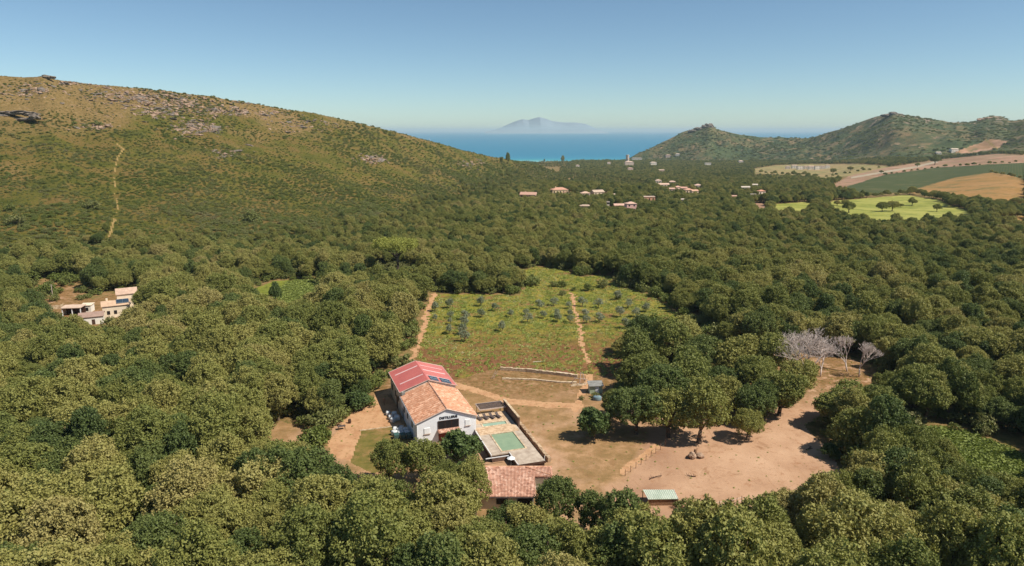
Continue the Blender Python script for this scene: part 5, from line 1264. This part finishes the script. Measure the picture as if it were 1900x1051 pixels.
def crate(u, v, lab, mt, sx_=1.0, sy_=1.2, sz_=1.0):
    a = R(ROT); x = A.x + u * math.cos(a) - v * math.sin(a); y = A.y + u * math.sin(a) + v * math.cos(a)
    r = empty('container_crate', (x, y, float(zt(x, y))), a); MB().box(-sx_ / 2, sx_ / 2, -sy_ / 2, sy_ / 2, .15, sz_).build('tank_body', M[mt], r, .05)
    f_ = MB()
    for sx__ in (-sx_ / 2 - .02, sx_ / 2 + .02):
        for i in range(5): f_.tube((sx__, -sy_ / 2 + i * sy_ / 4, .1), (sx__, -sy_ / 2 + i * sy_ / 4, sz_ + .03), .02, .02, 4)
    for sy__ in (-sy_ / 2 - .02, sy_ / 2 + .02):
        for i in range(5): f_.tube((-sx_ / 2 + i * sx_ / 4, sy__, .1), (-sx_ / 2 + i * sx_ / 4, sy__, sz_ + .03), .02, .02, 4)
    f_.build('cage', M['alu'], r); MB().box(-sx_ / 2 - .05, sx_ / 2 + .05, -sy_ / 2 - .05, sy_ / 2 + .05, 0, .13).build('pallet', M['wood'], r); tag(r, lab, 'crate', 'caged tanks by the left wall')
crate(-3.2, 4.6, 'caged pale green tank at the front left of the lower bag heap', 'tarp'); crate(-2.0, 4.2, 'caged green tank at the front of the lower bag heap', 'tarp'); crate(-.8, 3.9, 'caged green tank tight against the wall below the bag heap', 'tarp')
def table(X, Y, lab):
    r = at_e('garden_table', X, Y, .4); MB().box(-.8, .8, -.4, .4, .7, .76).build('tabletop', M['slats'], r)
    for a in (-.7, .7):
        for b in (-.33, .33): MB().tube((a, b, 0), (a * .9, b * .9, .7), .035).build('leg', M['wood_dark'], r)
    tag(r, lab, 'table')
table(634, 797, 'dark slatted table standing at the left end of the dirt track')
r = at_e('barrel', 649, 786); b = MB(); pf = [(.27, 0), (.33, .25), (.35, .45), (.33, .68), (.27, .92)]; n = 12; V = []; F = []
for rr, z in pf:
    for i in range(n): V.append((rr * math.cos(6.2832 * i / n), rr * math.sin(6.2832 * i / n), z))
for k in range(4):
    for i in range(n): F.append((k * n + i, k * n + (i + 1) % n, (k + 1) * n + (i + 1) % n, (k + 1) * n + i))
F.append(tuple(range(4 * n, 5 * n))); b.add(V, F); b.build('staves', M['wood_dark'], r); tag(r, 'dark upright barrel on the dirt track right of the slatted table', 'barrel')
r = at_e('signpost', 713, 752); MB().tube((0, 0, 0), (0, 0, 1.6), .06).build('pole', M['wood_dark'], r); MB().box(-.25, .25, -.09, -.065, 1.1, 1.5).build('board', M['wood'], r); tag(r, 'thin dark post with a small board beside the upper bag heap', 'post')
def kerb():
    long_wall([(668, 800), (718, 794), (742, 790)], .15, .25, 'low kerb separating the pale track from the grass plot', M['stone_pale'], 'stone_kerb')
kerb()

# ------------------------------------------------------------------ hillside rocks
def outcrop():
    p = G(34, 222); r = empty('rock_outcrop', p); mb = []
    rr = random.Random(3)
    k = 0
    for (dx, dz, sx_, sz_) in [(-13, 2.2, 6, 1.6), (-6, 4.4, 7.5, 1.3), (2, 4.6, 7, 1.2), (9, 3.6, 6, 1.4), (12.5, 1.6, 4.2, 1.8), (-12, .2, 5, 1.6), (5, .0, 6, 1.2), (-3, -.3, 7, 1.2), (0, 5.9, 5.5, .8), (-9, 5.2, 5, .9), (7, 5.0, 5, .8)]:
        o = meshobj('ledge', rock_mesh(20 + k, sx_, 3.2, sz_, 3, .5), M['rock'], r); o.location = (dx, rr.uniform(-.8, .8) + (2.0 if dz > 3 else 0), dz); k += 1
    tag(r, 'dark layered rock outcrop overhanging the slope at the far left', 'rock')
outcrop()
def scatter_rocks():
    pr = meshobj('rock', rock_mesh(51, 1, .8, .62, 2, .5), M['rock_pink']); pr2 = meshobj('rock', rock_mesh(52, .9, 1.1, .5, 2, .5), M['rock'])
    p = G(340, 225); pr.location = p; p = G(365, 232); pr2.location = p
    tag(pr, 'single pale rock among the boulder fields on the upper hillside', 'rock', kind='stuff'); tag(pr2, 'single grey rock among the boulder fields on the upper hillside', 'rock', kind='stuff')
    P = []; rr = np.random.default_rng(8)
    for (X, Y, sx_, sy_, n_) in [(310, 190, 70, 14, 260), (300, 208, 50, 8, 120), (360, 240, 40, 10, 150), (400, 205, 30, 10, 90), (440, 208, 24, 6, 60), (500, 212, 22, 4, 50), (690, 295, 26, 6, 90), (180, 236, 30, 4, 50), (60, 170, 40, 8, 90), (220, 178, 60, 10, 150), (560, 235, 60, 10, 80), (420, 285, 30, 6, 60), (870, 305, 30, 6, 40), (140, 155, 60, 4, 60), (460, 190, 70, 3, 60), (330, 168, 50, 3, 60), (260, 182, 16, 5, 60), (350, 195, 22, 6, 80), (365, 232, 22, 7, 90), (395, 240, 12, 5, 40)]:
        for _ in range(int(n_ * 1.7)):
            a, b = X + rr.normal() * sx_ * .6, Y + rr.normal() * sy_ * .8
            crest = np.interp(a, LH['X'], LH['Y'])
            if b < crest + 2: continue
            q = G(a, b)
            if q.y > 1300: continue
            P.append((q.x, q.y, q.z, (.4 + rr.exponential(.5)) * q.y / 560))
    P = np.array(P); n_ = len(P); sc = np.minimum(P[:, 3:4] * .95, 3.6) * np.stack([rr.uniform(.8, 1.5, n_), rr.uniform(.8, 1.3, n_), rr.uniform(.5, .9, n_)], 1)
    scatter('boulder_field', P[:, :3], rnd_rs(n_, .2), sc, rr.integers(0, 2, n_), [[pr], [pr2]], 'pale and grey rocks strewn over the upper hillside', 'rocks')
scatter_rocks()
def crag(name, blocks, lab, X, Y, mat):
    p = G(X, Y); r = empty(name, p)
    for k, (dx, dy, dz, sx_, sy_, sz_) in enumerate(blocks):
        o = meshobj('block', rock_mesh(70 + k + X, sx_, sy_, sz_, 3, .5), mat, r); o.location = (dx, dy, dz)
    tag(r, lab, 'rock')
crag('summit_rock', [(-4, 0, .6, 2.6, 2.5, 1.6), (0, 0, 1.2, 3.4, 2.5, 1.8), (4.5, 0, .8, 3.2, 2.5, 1.5)], 'flat-topped grey rock on the skyline at the top left of the hill', 86, 146, M['rock'])
crag('castle_crag', [(-16, 0, 0, 14, 10, 8), (0, 0, 3, 15, 10, 12), (13, 0, 0, 11, 10, 10), (-40, 0, -8, 18, 10, 6), (-66, -5, -17, 18, 10, 6)], 'ruin-like rocky knob crowning the headland by the sea', 1314, 236, M['rock'])
crag('ridge_crag', [(0, 0, 0, 16, 10, 7), (24, 0, -4, 14, 10, 5), (-24, 0, -5, 14, 10, 5)], 'grey rocky top of the highest hill on the right', 1656, 212, M['rock'])
crag('ridge_crag', [(0, 0, -2, 20, 10, 6), (30, 0, -3, 20, 10, 5), (-26, 0, -5, 16, 10, 5)], 'pinkish rocky hump on the skyline at the far right', 1835, 220, M['rock_pink'])

# ------------------------------------------------------------------ farmhouse on the left
def gable_house(parent, x0, x1, y0, y1, z0, e, rg, wall, roof, along='x', names=('wall', 'roof'), ov=.3):
    w = MB()
    if along == 'x':
        ym = (y0 + y1) / 2
        w.add([(x0,y0,z0),(x0,y1,z0),(x0,y1,e),(x0,ym,rg),(x0,y0,e),(x1,y0,z0),(x1,y1,z0),(x1,y1,e),(x1,ym,rg),(x1,y0,e)], [(0,4,3,2,1),(5,6,7,8,9),(0,5,9,4),(1,2,7,6),(4,9,8,3),(3,8,7,2)])
        k = (rg - e) / (ym - y0); rf = MB().slab([(x0-ov,y0-ov,e-ov*k+.16),(x1+ov,y0-ov,e-ov*k+.16),(x1+ov,ym,rg+.16),(x0-ov,ym,rg+.16)], .14).slab([(x0-ov,ym,rg+.161),(x1+ov,ym,rg+.161),(x1+ov,y1+ov,e-ov*k+.16),(x0-ov,y1+ov,e-ov*k+.16)], .14)
    else:
        xm = (x0 + x1) / 2
        w.add([(x0,y0,z0),(x1,y0,z0),(x1,y0,e),(xm,y0,rg),(x0,y0,e),(x0,y1,z0),(x1,y1,z0),(x1,y1,e),(xm,y1,rg),(x0,y1,e)], [(0,1,2,3,4),(5,9,8,7,6),(0,4,9,5),(1,6,7,2),(2,7,8,3),(3,8,9,4)])
        k = (rg - e) / (xm - x0); rf = MB().slab([(x0-ov,y0-ov,e-ov*k+.16),(xm,y0-ov,rg+.16),(xm,y1+ov,rg+.16),(x0-ov,y1+ov,e-ov*k+.16)], .14).slab([(xm,y0-ov,rg+.161),(x1+ov,y0-ov,e-ov*k+.16),(x1+ov,y1+ov,e-ov*k+.16),(xm,y1+ov,rg+.161)], .14)
    w.build(names[0], wall, parent); return rf.build(names[1], roof, parent)
def farmhouse():
    W1 = colmat('wall', (230, 208, 178)); W2 = colmat('wall', (240, 234, 222)); T1 = colmat('roof', (206, 168, 142)); T2 = colmat('roof', (218, 176, 136)); T3 = colmat('roof', (140, 108, 96))
    p = G(192, 592); r = empty('farmhouse', p, R(30))
    gable_house(r, 0, 8, 0, 6.5, -1.5, 4.0, 5.0, W1, T2)
    gable_house(r, 4.5, 10.5, 6.6, 12, -1.5, 6.2, 7.6, W1, T1, 'x', ('upper_wall', 'upper_roof'))
    pn = MB().slab([(4.2, .6, 4.55), (7.8, .6, 4.55), (7.8, 3.1, 5.3), (4.2, 3.1, 5.3)], .06).build('solar_panel', M['panel'], r)
    MB().tube((4.2, .6, 4.57), (7.8, .6, 4.57), .05).tube((4.2, 3.1, 5.32), (7.8, 3.1, 5.32), .05).tube((4.2, .6, 4.57), (4.2, 3.1, 5.32), .05).tube((7.8, .6, 4.57), (7.8, 3.1, 5.32), .05).tube((6, .6, 4.57), (6, 3.1, 5.32), .04).build('panel_frame', M['alu'], pn)
    for x, z in ((1.2, 1.2), (3.2, 1.2), (5.6, 1.2)): MB().box(x, x + .9, -.06, .02, z, z + 1.2).build('window', M['dark'], r)
    MB().box(7.98, 8.06, 2, 3, .8, 2.0).build('window', M['dark'], r); MB().box(10.48, 10.56, 8.5, 9.6, 3, 4.4).build('window', M['dark'], r)
    MB().box(6.6, 7.5, -.07, .02, -.4, 1.7).build('door', M['wood'], r)
    MB().box(1.2, 1.8, 4.6, 5.2, 4, 5.6).build('chimney', W1, r)
    tag(r, 'cream farmhouse with tiled roofs and a solar panel in the wood at the left', 'house')
    p = G(170, 603); r = empty('outbuilding', p, R(26)); gable_house(r, -3.2, 3.4, 0, 4.8, -1.5, 2.6, 3.5, W2, T3, 'x'); MB().box(-2.4, -1.7, -.06, .02, .9, 1.6).build('window', M['dark'], r); MB().box(.2, 1.1, -.06, .02, -.2, 1.7).build('door', M['wood_dark'], r)
    tag(r, 'white outbuilding with a brown roof in front of the cream farmhouse', 'outbuilding')
    p = G(133, 586); r = empty('pavilion', p, R(8)); MB().slab([(-3.0, -.4, 2.75), (3.2, -.4, 2.75), (3.4, 3.4, 2.95), (-3.2, 3.4, 2.95)], .22).build('roof', colmat('roof', (228, 196, 170)), r)
    for x in (-2.8, .2, 2.8): MB().box(x, x + .25, -.2, .05, -.5, 2.6).build('pillar', M['white'], r)
    MB().box(-2.9, 3.1, 3.0, 3.2, -.5, 2.7).build('rear_wall', M['wood_dark'], r); MB().box(-2.95, -2.8, .1, 2.95, -.5, 2.6).build('side_wall', W1, r)
    tag(r, 'open pavilion with a flat pale roof on white pillars left of the farmhouse', 'pavilion')
    p = G(160, 580); r = empty('small_lodge', p, R(10)); MB().box(-1.6, 1.6, 0, 3, -.5, 2.3).build('wall', W2, r); MB().slab([(-1.8, -.2, 2.45), (1.8, -.2, 2.45), (1.8, 3.2, 2.6), (-1.8, 3.2, 2.6)], .14).build('roof', W1, r); MB().box(-.7, .8, -.06, .02, .5, 1.6).build('window', M['dark'], r)
    tag(r, 'little white lodge between the pavilion and the farmhouse', 'lodge')
    long_wall([(92, 575), (118, 573)], 1.3, .4, 'cream garden wall running left from the pavilion', M['stone_pale'], 'garden_wall')
    long_wall([(222, 573), (243, 562)], 1.2, .4, 'cream terrace wall at the right of the farmhouse', M['stone_pale'], 'garden_wall')
    long_wall([(214, 585), (232, 590)], .8, .4, 'low terrace wall below the right corner of the farmhouse', M['stone_pale'], 'garden_wall')
    p = G(98, 552); r = empty('utility_pole', p); MB().tube((0, 0, 0), (0, 0, 4.8), .13, .1, 8).build('pole', M['trim'], r); MB().box(-.5, .5, -.05, .05, 4.4, 4.5).build('crossarm', M['trim'], r); tag(r, 'pale wooden pole on bare ground above the farmhouse pavilion', 'pole')
farmhouse()

# ------------------------------------------------------------------ far houses
def far_house(X, Y, wpx, dr, hgt, wc, rc, rot, kind, lab, p):
    w = wpx * p.y / FPX; d = w * dr; r = empty('house', (p.x, p.y, p.z), R(rot)); wm, rm = colmat('wall', wc), colmat('roof', rc)
    x0, x1 = -w / 2, w / 2; e = hgt * (1 + .25 * (w > 18)); rise = min(w, d) * .22; ov = .4
    if kind == 'flat':
        MB().box(x0, x1, 0, d, -2, e).build('wall', wm, r); MB().box(x0 - .2, x1 + .2, -.2, d + .2, e + .003, e + .4).build('roof', rm, r)
    elif kind == 'gable': gable_house(r, x0, x1, 0, d, -2, e, e + rise, wm, rm, 'x', ov=ov)
    else:
        MB().box(x0, x1, 0, d, -2, e).build('wall', wm, r); q = min(w, d) * .5
        if w >= d: a, b = (x0 + q, d / 2, e + rise), (x1 - q + .01, d / 2, e + rise)
        else: a, b = (0, q, e + rise), (0.01, d - q, e + rise)
        V = [(x0 - ov, -ov, e + .003), (x1 + ov, -ov, e + .003), (x1 + ov, d + ov, e + .003), (x0 - ov, d + ov, e + .003), a, b]
        F = [(0, 1, 5, 4), (1, 2, 5), (2, 3, 4, 5), (3, 0, 4), (3, 2, 1, 0)] if w >= d else [(0, 1, 4), (1, 2, 5, 4), (2, 3, 5), (3, 0, 4, 5), (3, 2, 1, 0)]
        MB().add(V, F).build('roof', rm, r)
    nw = max(2, int(w / 3.5)) if w < 40 else 9
    nst = 2 if e > 5.5 else 1
    for i in range(nw):
        for s_ in range(nst):
            x = x0 + w * (i + .5) / nw; z = e * (s_ + .35) / nst; s2 = .5 + w * .012
            MB().box(x - s2, x + s2, -.08, .02, z, z + e / nst * .38).build('window', M['dark'], r)
    if w > 13 and kind != 'flat': MB().box(x0 + w * .25, x0 + w * .25 + .9, d * .55, d * .55 + .9, e, e + rise + .9).build('chimney', wm, r)
    tag(r, lab, 'house')
for h, p in zip(HOUSES, HPOS): far_house(*h, p)
# second volume on the big villa
p = G(1052, 363); r = empty('garage', p, R(12)); gable_house(r, -3, 3, 0, 5, -2, 3.2, 4.2, colmat('wall', (240, 210, 150)), colmat('roof', (220, 150, 110)), 'y'); MB().box(-1.6, 1.6, -.07, .02, 0, 2.3).build('door', M['dark'], r); tag(r, 'yellow annexe with a gable front at the right of the large ochre villa', 'annexe')
p = G(1164, 303); r = empty('coastal_tower', p)
mb = MB(); mb.tube((0, 0, -2), (0, 0, 26), 7, 5.5, 14).build('wall', colmat('wall', (196, 172, 156)), r); MB().tube((0, 0, 26.01), (0, 0, 29), 6.3, 6.3, 14).build('parapet', colmat('wall', (206, 182, 160)), r)
for a in (-1.4, 1.4): MB().box(a - .6, a + .6, -6.3, -5.5, 12, 15).build('window', M['dark'], r)
tag(r, 'squat round stone tower at the shore where the headland starts', 'tower')
# shore pines
PING = 'pines standing up along the shore treeline'
for k, (X, Y, hgt, lab) in enumerate([(943, 303, 16, 'dark pine against the sea, at the end of the long hillside'), (1044, 303, 19, 'tallest dark pine against the sea in the middle of the bay'), (930, 302, 11, 'short pine left of the dark pine where the hillside meets the sea'),
        (1010, 302, 9, 'broad low pine on the shore, left of the tallest one'), (1100, 302, 10, 'broad low pine on the shore, right of the tallest one')]):
    p = G(X, Y) if X > 945 else G(X, 306)
    if p.y > 2720: p = Vector((p.x * 2690 / p.y, 2690, float(zt(p.x * 2690 / p.y, 2690))))
    o = copy_thing(OAKS.p[k % 6], p, k, (hgt / 14, hgt / 14, hgt / 7.5), lab, 'tree', PING); o.name = 'shore_pine'
# sailing boat
s_, u_ = ray(797, 261); D_ = (-60 - CAM_H) / u_; r = empty('sailing_boat', (s_ * D_, D_, -60), R(60))
hull = MB(); V = []
st = [(-9, 1.4), (-5, 2.3), (0, 2.6), (5, 1.9), (9, .1)]
for x, w_ in st: V += [(x, -w_, 2.2), (x, w_, 2.2), (x, 0, -.6)]
F = []
for i in range(4): a, b = i * 3, i * 3 + 3; F += [(a, b, b + 2, a + 2), (a + 1, a + 2, b + 2, b + 1), (a, a + 1, b + 1, b)]
F += [(0, 2, 1), (12, 13, 14)]
hull.add(V, F).build('hull', M['white'], r); MB().tube((.5, 0, 2), (.5, 0, 27), .25, .15).build('mast', M['alu'], r)
MB().add([(.2, .06, 3.5), (.2, .06, 26), (-8, .06, 3.5), (.2, -.06, 3.5), (.2, -.06, 26), (-8, -.06, 3.5)], [(0, 1, 2), (3, 5, 4), (0, 3, 4, 1), (1, 4, 5, 2), (0, 2, 5, 3)]).build('mainsail', M['sail'], r)
MB().add([(.9, .06, 23), (8.6, .06, 3), (1.1, .06, 3), (.9, -.06, 23), (8.6, -.06, 3), (1.1, -.06, 3)], [(0, 1, 2), (3, 5, 4), (0, 3, 4, 1), (1, 4, 5, 2), (0, 2, 5, 3)]).build('jib', M['sail'], r)
tag(r, 'tiny white sailing boat on the open sea', 'boat')

# ------------------------------------------------------------------ air
hz = MB().box(-RS - 500, RS + 500, -3000, RS + 500, -69, 150).build('haze', None)
m = bpy.data.materials.new('haze_air'); m.use_nodes = True; t = m.node_tree; t.nodes.remove(t.nodes['Principled BSDF'])
pv = N(t, 'ShaderNodeVolumePrincipled'); pv.inputs['Color'].default_value = (.72, .92, 1.0, 1); pv.inputs['Density'].default_value = 4.5e-5
pv.inputs['Density Attribute'].default_value = ''; pv.inputs['Anisotropy'].default_value = 0
t.links.new(pv.outputs[0], t.nodes['Material Output'].inputs['Volume']); hz.data.materials.append(m)
tag(hz, kind='stuff')
